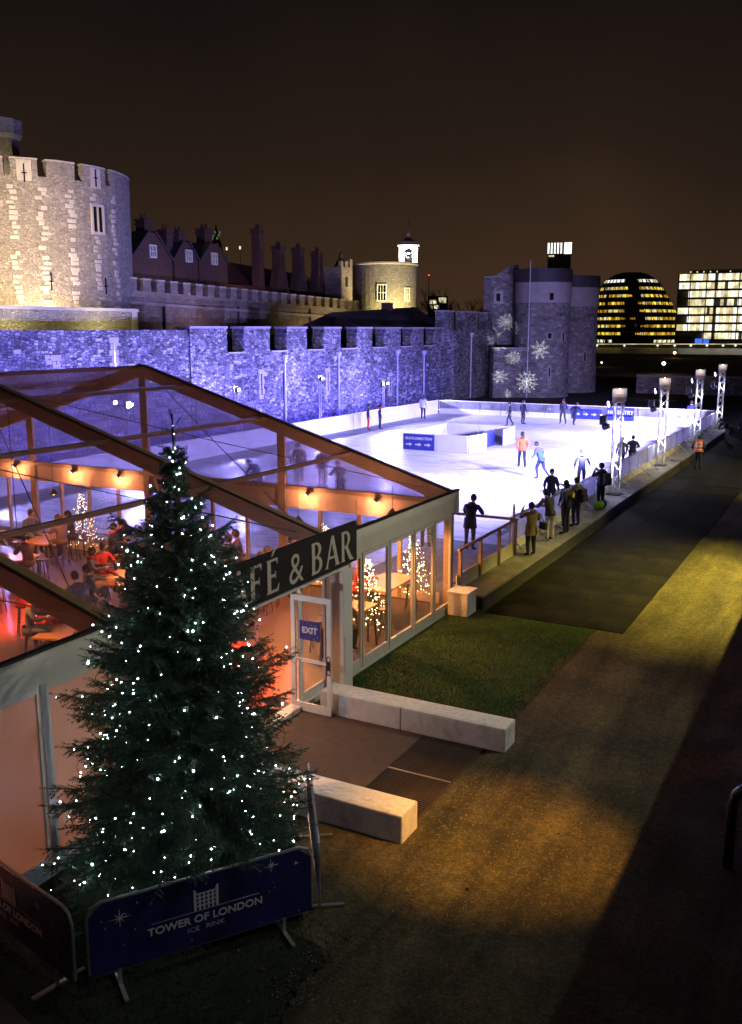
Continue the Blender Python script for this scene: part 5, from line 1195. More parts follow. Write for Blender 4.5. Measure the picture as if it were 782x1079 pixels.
# snowflake gobo projectors on the rink side
def gobo(src, px, py, dist, rad, arms, col, power, lab, sq=1.0):
    tgt = gd(px, py, dist); t = thing('gobo_projector', lab, 'projector', src, group='snowflake projectors behind the far board')
    m = MB(); m.box((0, 0, 0), (.3, .4, .25)); m.build('housing', 'speaker', t)
    d = tgt - Vector(src); half = math.atan(rad / d.length)
    l = bpy.data.lights.new('gobo_beam', 'SPOT'); l.energy = power; l.color = col; l.shadow_soft_size = .0; l.spot_size = half * 2.3; l.spot_blend = .02; l.use_nodes = True
    nt = l.node_tree; nt.nodes.clear(); Lk = nt.links.new
    def mth(op, a, b=None, c=None):
        n = nt.nodes.new('ShaderNodeMath'); n.operation = op
        for i, v in enumerate((a, b, c)):
            if v is None: continue
            if isinstance(v, (int, float)): n.inputs[i].default_value = v
            else: Lk(v, n.inputs[i])
        return n.outputs[0]
    tcn = nt.nodes.new('ShaderNodeTexCoord'); sp = nt.nodes.new('ShaderNodeSeparateXYZ'); Lk(tcn.outputs['Normal'], sp.inputs[0])
    k = 1 / math.tan(half)
    x = mth('MULTIPLY', mth('DIVIDE', sp.outputs[0], sp.outputs[2]), k); y = mth('MULTIPLY', mth('DIVIDE', sp.outputs[1], sp.outputs[2]), k * sq)
    r = mth('SQRT', mth('ADD', mth('MULTIPLY', x, x), mth('MULTIPLY', y, y))); th = mth('ARCTAN2', y, x)
    sec = 2 * math.pi / arms; f = mth('SUBTRACT', mth('FLOORED_MODULO', th, sec), sec / 2); f = mth('ABSOLUTE', f)
    u = mth('MULTIPLY', r, mth('COSINE', f)); v = mth('MULTIPLY', r, mth('SINE', f))
    arm = mth('MULTIPLY', mth('LESS_THAN', v, .045), mth('LESS_THAN', u, .98))
    ch = mth('FLOORED_MODULO', mth('SUBTRACT', u, mth('MULTIPLY', v, 1.0)), .27)
    br_ = mth('MULTIPLY', mth('LESS_THAN', ch, .075), mth('LESS_THAN', v, mth('MULTIPLY', mth('SUBTRACT', 1.0, u), .75)))
    msk = mth('MULTIPLY', mth('MAXIMUM', arm, br_), mth('LESS_THAN', r, 1.0))
    em = nt.nodes.new('ShaderNodeEmission'); Lk(msk, em.inputs[1]); oo = nt.nodes.new('ShaderNodeOutputLight'); Lk(em.outputs[0], oo.inputs[0])
    o = bpy.data.objects.new('gobo_beam', l); COL.objects.link(o); o.parent = t; o.location = d.normalized() * .25; o.rotation_euler = d.to_track_quat('-Z', 'Y').to_euler()
GS = (-26.5, 74.5, 1.2)
for i, (px, py, rp, arms, sq, dist) in enumerate(((570, 367, 12, 8, 1, 106), (555, 403, 13, 12, 1, 104), (527, 368, 10, 6, 1.3, 102), (528, 398, 11, 8, 1.3, 103), (541, 378, 10, 12, 1.2, 104), (534, 339, 13, 12, 1.3, 110), (537, 415, 5, 6, 1, 103))):
    dd_ = (gd(px, py, dist) - Vector(GS)).length
    gobo((GS[0] + i * .7, GS[1], GS[2]), px, py, dist, rp * .88 * dist / 994, arms, (.90, 1.0, .97), 52000, ['projector throwing the eight-armed star snowflake', 'projector throwing the dense lower snowflake', 'projector throwing the small upper left snowflake', 'projector throwing the lower left snowflake', 'projector throwing the slanted middle snowflake', 'projector throwing the highest snowflake', 'projector throwing the smallest snowflake'][i], sq)
uplight(-26.0, 84, 0, (-30, 102, 7), 800, (.70, .52, .62), 90, 'flood light in the moat aimed at the gate towers')
uplight(-19.5, 100, 0, (-25, 112, 6), 220, (1.0, .70, .40), 100, 'flood light beside the right gate tower')

# ================================================================ FAR SIDE
b = MB(); b.b2((-24.5, 113, -.1), (14, 114, 1.9)); o = b.build('causeway_wall', 'gate_stone', uv=True); tag(o, 'dark stone causeway wall beyond the far end of the rink', 'wall')
b = MB(); b.b2((-24.5, 112.9, 1.903), (14, 114.1, 2.1)); o = b.build('causeway_coping', 'ashlar_dim'); tag(o, 'stone coping on the dark causeway wall', 'wall')
flat('wharf', [(-120, 114.1), (60, 114.1), (90, 228), (-160, 228)], 1.7, 'dark_lawn')
m, nt = newmat('river'); o_ = N(nt, 'ShaderNodeOutputMaterial'); p_ = N(nt, 'ShaderNodeBsdfPrincipled', i_Roughness=.35); p_.inputs['Base Color'].default_value = (.004, .005, .006, 1); p_.inputs['Specular IOR Level'].default_value = .2
n_ = N(nt, 'ShaderNodeTexNoise', i_Scale=.5, i_Detail=4.0); t_ = N(nt, 'ShaderNodeTexCoord'); nt.links.new(t_.outputs['Object'], n_.inputs['Vector']); bp_ = N(nt, 'ShaderNodeBump', i_Strength=.5, i_Distance=.4); nt.links.new(n_.outputs['Fac'], bp_.inputs['Height']); nt.links.new(bp_.outputs[0], p_.inputs['Normal']); nt.links.new(p_.outputs[0], o_.inputs[0])
flat('river', [(-700, 230), (400, 230), (400, 410), (-700, 410)], -.02, 'river')
emis('lit_yellow', (1.0, .74, .07), 1.05, .55, .35); emis('lit_amber', (1.0, .50, .04), .55, .6, .35); emis('lit_pale', (1.0, .92, .55), 1.05, .5, .4); emis('lit_warm', (1.0, .82, .42), .72, .55, .4)
emis('lit_white', (1.0, .98, .90), 1.5, .3, .2); emis('lit_blue', (.08, .22, 1.0), 1.1, .3, .1); emis('lit_red', (1.0, .06, .03), 3)
# ---- egg-shaped glass building
eg = thing('egg_shaped_building', 'leaning egg-shaped glass building with yellow lit floors across the river', 'building', (0, 0, 0))
D_ = 430; kpx = D_ / 994
prof = [(366, 631, 706), (360, 629, 710), (350, 627.5, 711.5), (340, 627, 711.5), (330, 627, 709), (320, 628, 704), (310, 630.5, 698), (302, 633, 692.5), (295, 638.5, 686.5), (291, 645, 680), (288.5, 653, 672)]
def eg_ring(py):
    for (a, l0, r0), (c, l1, r1) in zip(prof[:-1], prof[1:]):
        if c <= py <= a: f = (a - py) / (a - c); l, r = l0 + (l1 - l0) * f, r0 + (r1 - r0) * f; break
    q = gd((l + r) / 2, 347, D_ + 18); return (q.x, q.y), (r - l) / 2 * kpx, CAMH + (347 - py) * kpx
vz = math.atan2(-1, .62)
def eg_pt(py, a, off=0):
    c, r, z = eg_ring(py); return (c[0] + (r + off) * math.cos(a), c[1] + (r + off) * math.sin(a), z)
b = MB(); ns = 48
pys = [366 - i * 3.0 for i in range(26)] + [288.8]
for py in pys: b.v += [eg_pt(py, 2 * math.pi * k / ns) for k in range(ns)]
b.f = [(i * ns + k, i * ns + (k + 1) % ns, (i + 1) * ns + (k + 1) % ns, (i + 1) * ns + k) for i in range(len(pys) - 1) for k in range(ns)]; b.f.append(tuple(range((len(pys) - 1) * ns, len(pys) * ns)))
b.build('glass_shell', 'glass_dark', eg, smooth=True)
ca = math.atan2(-eg_ring(330)[0][1], -eg_ring(330)[0][0])
r_ = random.Random(5)
for fl_i in range(9):
    py = 359 - fl_i * 7.6
    b = MB()
    for k in range(40): 
        a0, a1 = ca - R(95) + R(190) * k / 40, ca - R(95) + R(190) * (k + 1) / 40
        b.add([eg_pt(py + 1.9, a0, .35), eg_pt(py + 1.9, a1, .35), eg_pt(py + 2.6, a1, .35), eg_pt(py + 2.6, a0, .35)], [(0, 1, 2, 3)])
    b.build('floor_band', 'concrete_far', eg)
    n = 26
    for k in range(n):
        t = -88 + 176 * k / n; u = math.sin(R(t + 3))    # -1 left .. 1 right in view
        cen = -.12 + .05 * fl_i * .5; wid = .30 - .03 * abs(fl_i - 3)
        dark = abs(u - cen) < wid
        if fl_i == 0 and -.55 < u < .45: continue
        if dark and r_.random() < (.55 if 2 <= fl_i <= 6 else .85): continue
        if r_.random() < .03: continue
        a0, a1 = ca + R(t + .12), ca + R(t + 176 / n - .12); b = MB()
        hh = 1.7 if not dark else 1.2
        b.add([eg_pt(py + hh * .8, a0, .25), eg_pt(py + hh * .8, a1, .25), eg_pt(py - hh * .8, a1, .25), eg_pt(py - hh * .8, a0, .25)], [(0, 1, 2, 3)])
        b.build('window', 'lit_pale' if fl_i == 0 else ('lit_amber' if dark else r_.choice(['lit_yellow', 'lit_yellow', 'lit_amber', 'lit_warm'])) if fl_i < 8 else r_.choice(['lit_white', 'lit_warm']), eg)
for s in range(-7, 8):   # diagonal lattice
    for sg in (-1, 1):
        b = MB(); pts = []
        for i in range(13): py = 362 - i * 5.4; a = ca + R(s * 9 + sg * i * 1.6 - 4); pts.append(eg_pt(py, a, .5))
        b.tube(pts, .16, 4); b.build('lattice_bar', 'steel_dark', eg)
# ---- lit office block
ob = thing('office_block', 'brightly lit glass office block at the right edge across the river', 'building', (0, 0, 0))
q0, q1 = gd(711, 362, 418), gd(835, 362, 418); dx = (q1 - q0); dx.z = 0; ln_ = dx.length; dx.normalize(); nx = Vector((dx.y, -dx.x, 0))
def obp(px, py): u = (px - 711) / 124 * ln_; return Vector((q0.x, q0.y, 0)) + dx * u + Vector((0, 0, CAMH + (347 - py) * .4205))
def obox(px0, px1, py0, py1, off, th, name, m):
    a, c = obp(px0, py1), obp(px1, py0); mid = (a + c) / 2 + nx * off; b = MB(); w = (px1 - px0) / 124 * ln_
    b.box(mid, (w, th, abs(c.z - a.z)), math.atan2(dx.y, dx.x)); return b.build(name, m, ob)
obox(711, 835, 293, 367, -12, 22, 'core', 'concrete_far'); obox(725, 830, 289, 293, -10, 14, 'plant_room', 'concrete_far')
r_ = random.Random(9)
for fi in range(8):
    py0, py1 = 294 + fi * 8.1, 294 + fi * 8.1 + 5.6
    obox(710.5, 835.5, py1 + .35, py1 + 2.2, .1, 1.2, 'floor_slab', 'concrete_far')
    px = 712.0
    while px < 832:
        w = 3.6 if not (738 < px < 745) else 2.8
        dark = (fi in (2, 3, 5) and px < 722) or (747 < px < 753 and r_.random() < .7) or (fi == 7 and px < 740) or r_.random() < .03
        if not dark: obox(px, px + w - .22, py0 - .5, py1, -.4 + .0 * fi, .5, 'window', 'lit_white' if 752 < px < 757 and fi == 0 else r_.choice(['lit_pale', 'lit_white', 'lit_pale', 'lit_warm']))
        px += w
for px in (711, 724, 741.5, 751.5, 776, 796, 816, 834): obox(px - .5, px + .5, 293, 365, .5, .9, 'column', 'concrete_far')
for px in range(716, 834, 7):
    if r_.random() < .75: obox(px, px + 1.1, 291.0, 292.3, .2, .6, 'roof_light', 'lit_pale')
obox(733, 748, 356, 362, .6, .3, 'shop_sign', 'lit_blue')
# ---- riverside promenade lights
pr_ = thing('riverside_promenade', 'far riverside promenade wall with a string of lights', 'promenade', (0, 0, 0))
a, c = gd(600, 366, 408), gd(840, 366, 408)
b = MB(); b.bar((a.x, a.y, .6), (c.x, c.y, .6), 3, 1.6); b.build('river_wall', 'concrete_far', pr_)
a2, c2 = gd(624, 362.6, 404), gd(840, 362.6, 404); b = MB(); b.bar(a2, c2, .3, .28); b.build('light_strip', 'lit_warm', pr_)
a2, c2 = gd(728, 370.5, 392), gd(840, 367.5, 392); b = MB(); b.bar(a2, c2, .3, .75); b.build('blue_light_strip', 'lit_blue', pr_)
for px in (629, 658, 693, 711, 728, 745, 762, 775):
    p = gd(px, 364, 403); b = MB(); b.lathe((p.x, p.y, p.z), [(.001, -.5), (.55, 0), (.001, .5)], 8); b.build('lamp_globe', 'lit_white', pr_)
for i in range(26):
    px = r_.uniform(630, 700); p = gd(px, r_.uniform(369, 372.5), 400); b = MB(); b.box(p, (.7, .4, .4)); b.build('water_fleck', r_.choice(['lit_yellow', 'lit_warm', 'lit_amber']), pr_)  # glowing boxes imitate yellow reflections and windows at the waterline
# ---- lantern and small lamps on the wharf
def small_lamp(px, py, dist, s, lab, power):
    p = gd(px, py, dist); t = thing('wharf_lamp', lab, 'lamp', (p.x, p.y, 1.7), group='lamps on the dark wharf')
    b = MB(); b.tube([(0, 0, 0), (0, 0, p.z - 1.7 - s)], .05, 6); b.build('post', 'steel_dark', t)
    b = MB(); b.lathe((0, 0, p.z - 1.7), [(.001, -s), (s * .8, -s * .5), (s, 0), (s * .8, s * .6), (.001, s)], 10); b.build('globe', 'lamp_amber', t)
    lamp('lamp_glow', 'POINT', (p.x - .0, p.y - s - .15, p.z + .1), power, (1.0, .72, .36), t, size=.1)
small_lamp(699.5, 383, 127, .24, 'bright amber lantern on the wharf right of the gate towers', 60)
small_lamp(711, 371.8, 200, .26, 'small lamp on the far wharf below the glass buildings', 30)
small_lamp(634, 382, 150, .12, 'tiny lamp beside the right gate tower foot', 12)
# ---- distant lit tower, office, spire, crane light
p = gd(586.5, 347, 950); k = 950 / 994
tw_ = thing('distant_tower', 'distant tower block with bright white crown above the gate towers', 'building', (p.x, p.y, 0), math.atan2(-p.x, p.y))
zt = lambda py: CAMH + (347 - py) * k
b = MB(); b.b2((-11, -8, 0), (11, 8, zt(273))); b.build('shaft', 'concrete_far', tw_)
for i in range(7): b = MB(); b.b2((-10 + i * 3.1, -8.15, zt(286)), (-9.4 + i * 3.1, -8.0, zt(273))); b.build('fin', 'brick_dark', tw_)
b = MB(); b.b2((-11.5, -8.5, zt(273)), (11.5, 8.5, zt(261))); b.build('crown', 'glass_dark', tw_)
for i in range(5): b = MB(); b.b2((-11.3 + i * 3.0, -8.8, zt(272)), (-9.6 + i * 3.0, -8.55, zt(261.5))); b.build('lit_panel', 'lit_white', tw_)
b = MB(); b.b2((4.2, -8.85, zt(272.4)), (11.4, -8.6, zt(261.2))); b.build('lit_panel', 'lit_white', tw_)
b = MB(); b.b2((-10, -8.8, zt(275)), (-5, -8.6, zt(273.6))); b.build('lit_panel', 'lit_pale', tw_)
p = gd(461, 347, 300); k = .302
of = thing('distant_office', 'small lit office windows behind the bare trees', 'building', (p.x, p.y, 0), math.atan2(-p.x, p.y))
b = MB(); b.b2((-3.2, 0, 0), (3.2, 6, CAMH + 34 * k)); b.build('block', 'concrete_far', of)
for x0, x1, py0, py1 in ((-2.6, -.4, 321, 317), (.3, 2.6, 320, 314.5), (-2.6, .5, 326, 322.5)):
    b = MB(); b.b2((x0, -.1, CAMH + (347 - py0) * k), (x1, -.02, CAMH + (347 - py1) * k)); b.build('window', 'lit_pale', of)
p = gd(452, 290, 320); t = thing('crane_mast', 'thin crane mast with a red warning light left of the trees', 'crane', (p.x, p.y, 0))
b = MB(); b.tube([(0, 0, 0), (0, 0, p.z)], .12, 4); b.build('mast', 'concrete_far', t); b = MB(); b.lathe((0, 0, p.z), [(.001, -.3), (.3, 0), (.001, .3)], 8); b.build('warning_light', 'lit_red', t)
p = gd(231, 347, 420); k = 420 / 994; zt = lambda py: CAMH + (347 - py) * k
t = thing('distant_spire', 'faint greenish lit spire between the chimneys', 'spire', (p.x, p.y, 0))
emis('lit_green', (.55, .75, .35), .16, .5, .5)
b = MB(); b.lathe((0, 0, 0), [(2.4, 0), (2.4, zt(262)), (1.6, zt(258)), (1.2, zt(252)), (.6, zt(248)), (.001, zt(241))], 8); b.build('lantern_stage', 'concrete_far', t)
for i in range(6): a = -2.2 + i * .5; b = MB(); b.box((2.2 * math.cos(a) * .75, 2.2 * math.sin(a) * .75, zt(256) + (i % 3) * 1.2), (.5, .5, 1.0)); b.build('stone_glow', 'lit_green', t)  # glowing blocks stand in for floodlight on the spire stone
b = MB(); b.box((-.2, -1.8, zt(262)), (.8, 1.2, .5)); b.build('stone_glow', 'lit_warm', t)
for px, py in ((239, 262), (253, 261)):
    p = gd(px, py, 400); t = thing('distant_mast_light', 'tiny mast light right of the distant spire' if px > 245 else 'tiny mast light touching the distant spire', 'light', (p.x, p.y, 0), group='distant mast lights')
    b = MB(); b.tube([(0, 0, 0), (0, 0, p.z)], .12, 4); b.build('mast', 'concrete_far', t); b = MB(); b.box((0, 0, p.z), (.5, .5, 1.2)); b.build('lamp_box', 'lit_pale', t)
# ---- bare trees
def bare_tree(px, base, h, dist, seed, lab):
    r_ = random.Random(seed); p = gd(px, 347, dist); t = thing('bare_tree', lab, 'tree', (p.x, p.y, base), group='bare trees beyond the castle')
    tr = MB(); cr_ = MB()
    def grow(m, p, d, l, r, lev):
        d = d.normalized(); e = p + d * l; m.tube([p, (p + e) / 2 + Vector((r_.uniform(-1, 1), r_.uniform(-1, 1), 0)) * l * .05, e], [r, r * .8, r * .6], 5 if lev < 2 else 3, cap=False)
        if lev >= 5: return
        for k in range(3 if lev < 4 else 4):
            grow(cr_, p + (e - p) * r_.uniform(.55, 1), d + Vector((r_.uniform(-1, 1), r_.uniform(-1, 1), r_.uniform(-.2, .8))) * .85, l * r_.uniform(.58, .82), r * .58, lev + 1)
    grow(tr, Vector((0, 0, 0)), Vector((0, 0, 1)), h * .3, h * .024, 0)
    tr.build('trunk', 'tree_bark_dark', t); o = cr_.build('crown', 'tree_bark_dark', t); o['kind'] = 'stuff'
for i, (px, h, d_) in enumerate(((448, 13, 160), (470, 14.5, 150), (488, 14, 158), (504, 13, 152), (140, 19, 100))):
    bare_tree(px, 1.0, h * 1.15, d_, 20 + i, ['bare tree nearest the bell tower', 'bare tree above the lit office windows', 'tallest dark bare tree left of the turret', 'bare tree touching the gate turret', 'bare tree at the round tower edge'][i])
# ================================================================ PEOPLE
for nm, c in dict(skin=(.46, .28, .20), hair_dark=(.018, .012, .010), hair_brown=(.07, .04, .02), cl_black=(.026, .025, .028), cl_navy=(.009, .012, .034), cl_blue=(.02, .05, .17), cl_jean=(.035, .05, .12), cl_tan=(.34, .27, .13), cl_grey=(.12, .12, .13), cl_olive=(.085, .08, .05), cl_white=(.72, .71, .69), cl_cream=(.62, .58, .50), cl_pink=(.62, .10, .14), cl_red=(.48, .03, .03), cl_orange=(.80, .17, .03), cl_yellow=(.75, .62, .05), cl_brown=(.14, .08, .05), shoe=(.02, .02, .022), neon=(.25, .55, .02)).items():
    mat(nm, c, .8 if nm != 'skin' else .5, .18, 9, .25 if nm.startswith('cl') else .05, 40)
mat('hivis', (.85, .20, .03), .6, .1, 8, .1); mat('reflective', (.75, .75, .70), .3, .05, 8, 0)
def person_mesh(pose, cl):
    """one continuous skinned figure facing +Y, feet at z=0; pose gives joint positions"""
    J = dict(pel=(0, 0, .95), sp=(0, -.01, 1.13), ch=(0, 0, 1.33), nk=(0, .0, 1.47), hd=(0, .02, 1.55))
    for s, q in ((-1, 'l'), (1, 'r')):
        J.update({q + 'sh': (s * .175, 0, 1.41), q + 'el': (s * .24, -.03, 1.14), q + 'wr': (s * .25, .06, .90), q + 'hp': (s * .09, 0, .90), q + 'kn': (s * .10, .02, .50), q + 'an': (s * .10, -.02, .09), q + 'to': (s * .12, .15, .035)})
    J.update({k_: v_ for k_, v_ in pose.items() if k_ != 'look'})
    bulk = cl.get('bulk', 1.0)
    RD = dict(pel=(.155, .12), sp=(.145 * bulk, .11 * bulk), ch=(.165 * bulk, .12 * bulk), nk=(.058, .058), hd=(.06, .065))
    for q in 'lr': RD.update({q + 'sh': (.078 * bulk, .075 * bulk), q + 'el': (.056 * bulk, .056 * bulk), q + 'wr': (.038, .036), q + 'hp': (.098, .098), q + 'kn': (.066, .068), q + 'an': (.046, .05), q + 'to': (.042, .034)})
    names = list(J); E = [('pel', 'sp'), ('sp', 'ch'), ('ch', 'nk'), ('nk', 'hd')]
    for q in 'lr': E += [('ch', q + 'sh'), (q + 'sh', q + 'el'), (q + 'el', q + 'wr'), ('pel', q + 'hp'), (q + 'hp', q + 'kn'), (q + 'kn', q + 'an'), (q + 'an', q + 'to')]
    me = bpy.data.meshes.new('sk'); me.from_pydata([J[n] for n in names], [(names.index(a), names.index(b)) for a, b in E], [])
    o = bpy.data.objects.new('sk', me); COL.objects.link(o)
    md = o.modifiers.new('s', 'SKIN'); md.use_smooth_shade = True; md.branch_smoothing = .6
    for i, n in enumerate(names): me.skin_vertices[0].data[i].radius = RD[n]; me.skin_vertices[0].data[i].use_root = (n == 'pel')
    ss = o.modifiers.new('u', 'SUBSURF'); ss.levels = 1; ss.render_levels = 1
    dg = bpy.context.evaluated_depsgraph_get(); dg.update(); ev = o.evaluated_get(dg)
    out = bpy.data.meshes.new_from_object(ev); bpy.data.objects.remove(o)
    mats = [cl.get('top', 'cl_black'), cl.get('legs', 'cl_jean'), 'shoe', 'skin', cl.get('hands', 'skin')]
    seg = []
    for a, b in E:
        m = 0
        if a[1:] in ('hp', 'kn') or (a == 'pel' and b != 'sp'): m = 1
        if a[1:] == 'an': m = 2
        if a == 'nk': m = 3
        seg.append((Vector(J[a]), Vector(J[b]), m))
    out.materials.clear()
    for m in mats: out.materials.append(MATS[m])
    long = cl.get('hem')
    for p in out.polygons:
        best = (9, 0)
        for a, b, m in seg:
            d = b - a; t = max(0, min(1, (p.center - a).dot(d) / max(1e-6, d.length_squared))); ds = (a + d * t - p.center).length
            if ds < best[0]: best = (ds, m)
        p.material_index = best[1]
        if best[1] == 1 and p.center.z > J['pel'][2] - .07: p.material_index = 0
    bm = bmesh.new(); bm.from_mesh(out)
    # hands with thumb and four fingers
    def addpart(vs, fs, mi):
        vv = [bm.verts.new(v) for v in vs]
        for f in fs:
            try: q = bm.faces.new([vv[i] for i in f]); q.material_index = mi; q.smooth = True
            except ValueError: pass
    for q, s in (('l', -1), ('r', 1)):
        w = Vector(J[q + 'wr']); d = (w - Vector(J[q + 'el'])).normalized(); sd = d.cross(Vector((s, .3, .2))).normalized(); up = sd.cross(d)
        m = MB(); m.bar(w - d * .02, w + d * .085, .075, .032, up=up)
        for k in range(4):
            o_ = w + d * .08 + sd * (-.028 + k * .019); L2 = (.052, .066, .062, .046)[k]
            m.tube([o_, o_ + d * L2 * .55 - up * .006, o_ + d * L2 - up * .026], [.009, .0085, .007], 5)
        o_ = w + d * .015 + sd * .036; m.tube([o_, o_ + sd * .026 + d * .03, o_ + sd * .03 + d * .062 - up * .01], [.011, .010, .008], 5)
        addpart(m.v, m.f, 4)
    # head: tapered jaw, nose, ears
    h0 = Vector(J['hd']); look = pose.get('look', (0, 0)); H = h0 + Vector((0, .012, .085)); RM = Matrix.Rotation(look[0], 3, 'Z') @ Matrix.Rotation(-look[1], 3, 'X')
    n, mrow = 12, 9; vs = []; fs = []
    for i in range(mrow + 1):
        ph = math.pi * i / mrow
        for k in range(n):
            a = 2 * math.pi * k / n; x, y, z = .077 * math.sin(ph) * math.cos(a), .098 * math.sin(ph) * math.sin(a), -.122 * math.cos(ph)
            if z < 0: f = 1 + z * 2.4; x *= f; y = y * f + (-z) * .12
            if 3 <= i <= 5 and k == 3: y += .022 if i == 4 else .006
            vs.append(H + RM @ Vector((x, y, z)))
    for i in range(mrow):
        for k in range(n): fs.append((i * n + k, i * n + (k + 1) % n, (i + 1) * n + (k + 1) % n, (i + 1) * n + k))
    addpart(vs, fs, 3)
    for s in (-1, 1):
        m = MB(); m.lathe((0, 0, 0), [(.001, -.03), (.014, -.01), (.016, .012), (.001, .03)], 6); addpart([H + RM @ Vector((s * .079 + v[0] * .6, v[1] - .005, v[2])) for v in m.v], m.f, 3)
        m = MB(); m.lathe((0, 0, 0), [(.001, -.008), (.010, 0), (.001, .008)], 6); addpart([H + RM @ Vector((s * .03 + v[0], .088 + v[1] * .5, .012 + v[2])) for v in m.v], m.f, 2)
    m = MB(); m.box((0, .093, -.055), (.042, .014, .008)); addpart([H + RM @ Vector(v) for v in m.v], m.f, 4 if False else 0)
    bm.to_mesh(out); bm.free()
    # hair / hat
    hb_ = MB(); vs = []; n, mrow = 12, 6; lo = cl.get('hairlen', .35)
    for i in range(mrow + 1):
        ph = math.pi * (.62 + lo * .25) * i / mrow
        for k in range(n):
            a = 2 * math.pi * k / n; fr = max(0, math.sin(a)); pp = ph * (1 - .42 * fr) if not cl.get('hat') else ph * .72
            vs.append(H + RM @ Vector((.086 * math.sin(pp) * math.cos(a), .107 * math.sin(pp) * math.sin(a) - .006, .132 * math.cos(pp) + .004)))
    hb_.add(vs, [(i * n + k, i * n + (k + 1) % n, (i + 1) * n + (k + 1) % n, (i + 1) * n + k) for i in range(mrow) for k in range(n)])
    return out, hb_, J
def person(loc, rz, lab, cl, pose=None, scale=1.0, group=None, seat=None, extra=None):
    pose = dict(pose or {})
    me, hb_, J = person_mesh(pose, cl)
    t = thing('person', lab, 'person', loc, rz, group); t.scale = (scale * 1.12, scale * 1.12, scale)
    link('body', me, None, t)
    hb_.build('hat' if cl.get('hat') else 'hair', cl.get('hat') or cl.get('hair', 'hair_dark'), t, smooth=True)
    if cl.get('skirt'):   # coat tails below the waist
        m = MB(); z0 = cl['skirt'][0]; pe = J['pel']
        m.lathe((pe[0], pe[1] + .01, 0), [(.20, z0), (.185, (z0 + pe[2]) / 2), (.168, pe[2] + .08)], 14); m.v = [(x, pe[1] + (y - pe[1]) * .82, z) for x, y, z in m.v]; m.build('coat_hem', cl['top'], t, smooth=True)
    hsh = sum(ord(c_) for c_ in lab)
    if not seat and cl.get('top') and hsh % 2:
        m = MB(); m.tube([(.075 * math.cos(R(a)) + J['nk'][0], .07 * math.sin(R(a)) + J['nk'][1], J['nk'][2] + .012 * math.sin(R(a * 2))) for a in range(0, 361, 30)], .036, 7, cap=False); m.build('scarf', ('cl_grey', 'cl_red', 'cl_cream', 'cl_olive')[hsh % 4], t, smooth=True)
    if not cl.get('skirt') and cl.get('bulk', 1) > 1.05 and not cl.get('vest'):
        pe = J['pel']; m = MB(); m.lathe((pe[0], pe[1], 0), [(.155, pe[2] - .10), (.178, pe[2] - .09), (.182, pe[2] - .02), (.165, pe[2] + .05)], 14); m.v = [(x, pe[1] + (y - pe[1]) * .84, z) for x, y, z in m.v]; m.build('jacket_hem', cl['top'], t, smooth=True)
    if cl.get('hood'):
        m = MB(); m.lathe((0, 0, 0), [(.001, -.06), (.09, -.04), (.115, .02), (.10, .06), (.05, .07)], 12); m.v = [(x, y * .6 - .075 + J['nk'][1], z + J['nk'][2] - .01) for x, y, z in m.v]; m.build('hood', cl['top'], t, smooth=True)
    if cl.get('vest'):
        c_, p_ = Vector(J['ch']), Vector(J['pel']); m = MB(); m.lathe((0, 0, 0), [(.215, p_.z - .02), (.205, p_.z + .15), (.215, 1.30), (.19, 1.40), (.10, 1.47)], 16); m.v = [(x, y * .78, z) for x, y, z in m.v]; m.build('vest', 'hivis', t, smooth=True)
        for z in (1.02, 1.2): m = MB(); m.lathe((0, 0, 0), [(.222, z), (.222, z + .05)], 16); m.v = [(x, y * .79, z_) for x, y, z_ in m.v]; m.build('reflective_band', 'reflective', t)
        for s in (-1, 1): m = MB(); m.box((s * .09, -.165, 1.28), (.045, .012, .26)); m.build('reflective_band', 'reflective', t)
    if cl.get('badge'): m = MB(); m.lathe((0, 0, 0), [(.001, 0), (.085, 0), (.085, .012), (.001, .014)], 12); o = m.build('badge', 'cl_yellow', t); o.location = (.06, -.175, 1.33); o.rotation_euler = (R(90), 0, 0)
    return t
def backpack(loc, rz, lab, m_='cl_black', s=1.0, z=1.12):
    t = thing('backpack', lab, 'backpack', loc, rz); t.scale = (s,) * 3
    m = MB(); m.box((0, -.26, z + .03), (.32, .20, .48)); m.build('bag_body', m_, t, bevel=.06)
    m = MB(); m.box((0, -.38, z - .04), (.24, .06, .26)); m.build('front_pocket', m_, t, bevel=.02)
    for q in (-1, 1): m = MB(); m.tube([(q * .11, -.17, z + .27), (q * .12, -.02, z + .36), (q * .13, .12, z + .24), (q * .14, .13, z + .02), (q * .13, -.1, z - .16)], .016, 5); m.build('strap', m_, t)
STAND = {}
LEAN = dict(sp=(0, .05, 1.13), ch=(0, .13, 1.31), nk=(0, .19, 1.44), hd=(0, .23, 1.52), lsh=(-.175, .13, 1.39), rsh=(.175, .13, 1.39), lel=(-.27, .25, 1.14), rel=(.27, .25, 1.14), lwr=(-.17, .46, 1.10), rwr=(.17, .46, 1.10))
PHOTO = dict(lel=(-.30, .14, 1.24), lwr=(-.10, .30, 1.50), rel=(.30, .05, 1.18), rwr=(.20, .24, 1.10), look=(.1, -.05))
PHOTO2 = dict(lel=(-.26, .16, 1.22), lwr=(-.07, .25, 1.46), rel=(.26, .16, 1.22), rwr=(.07, .25, 1.44), look=(0, 0))
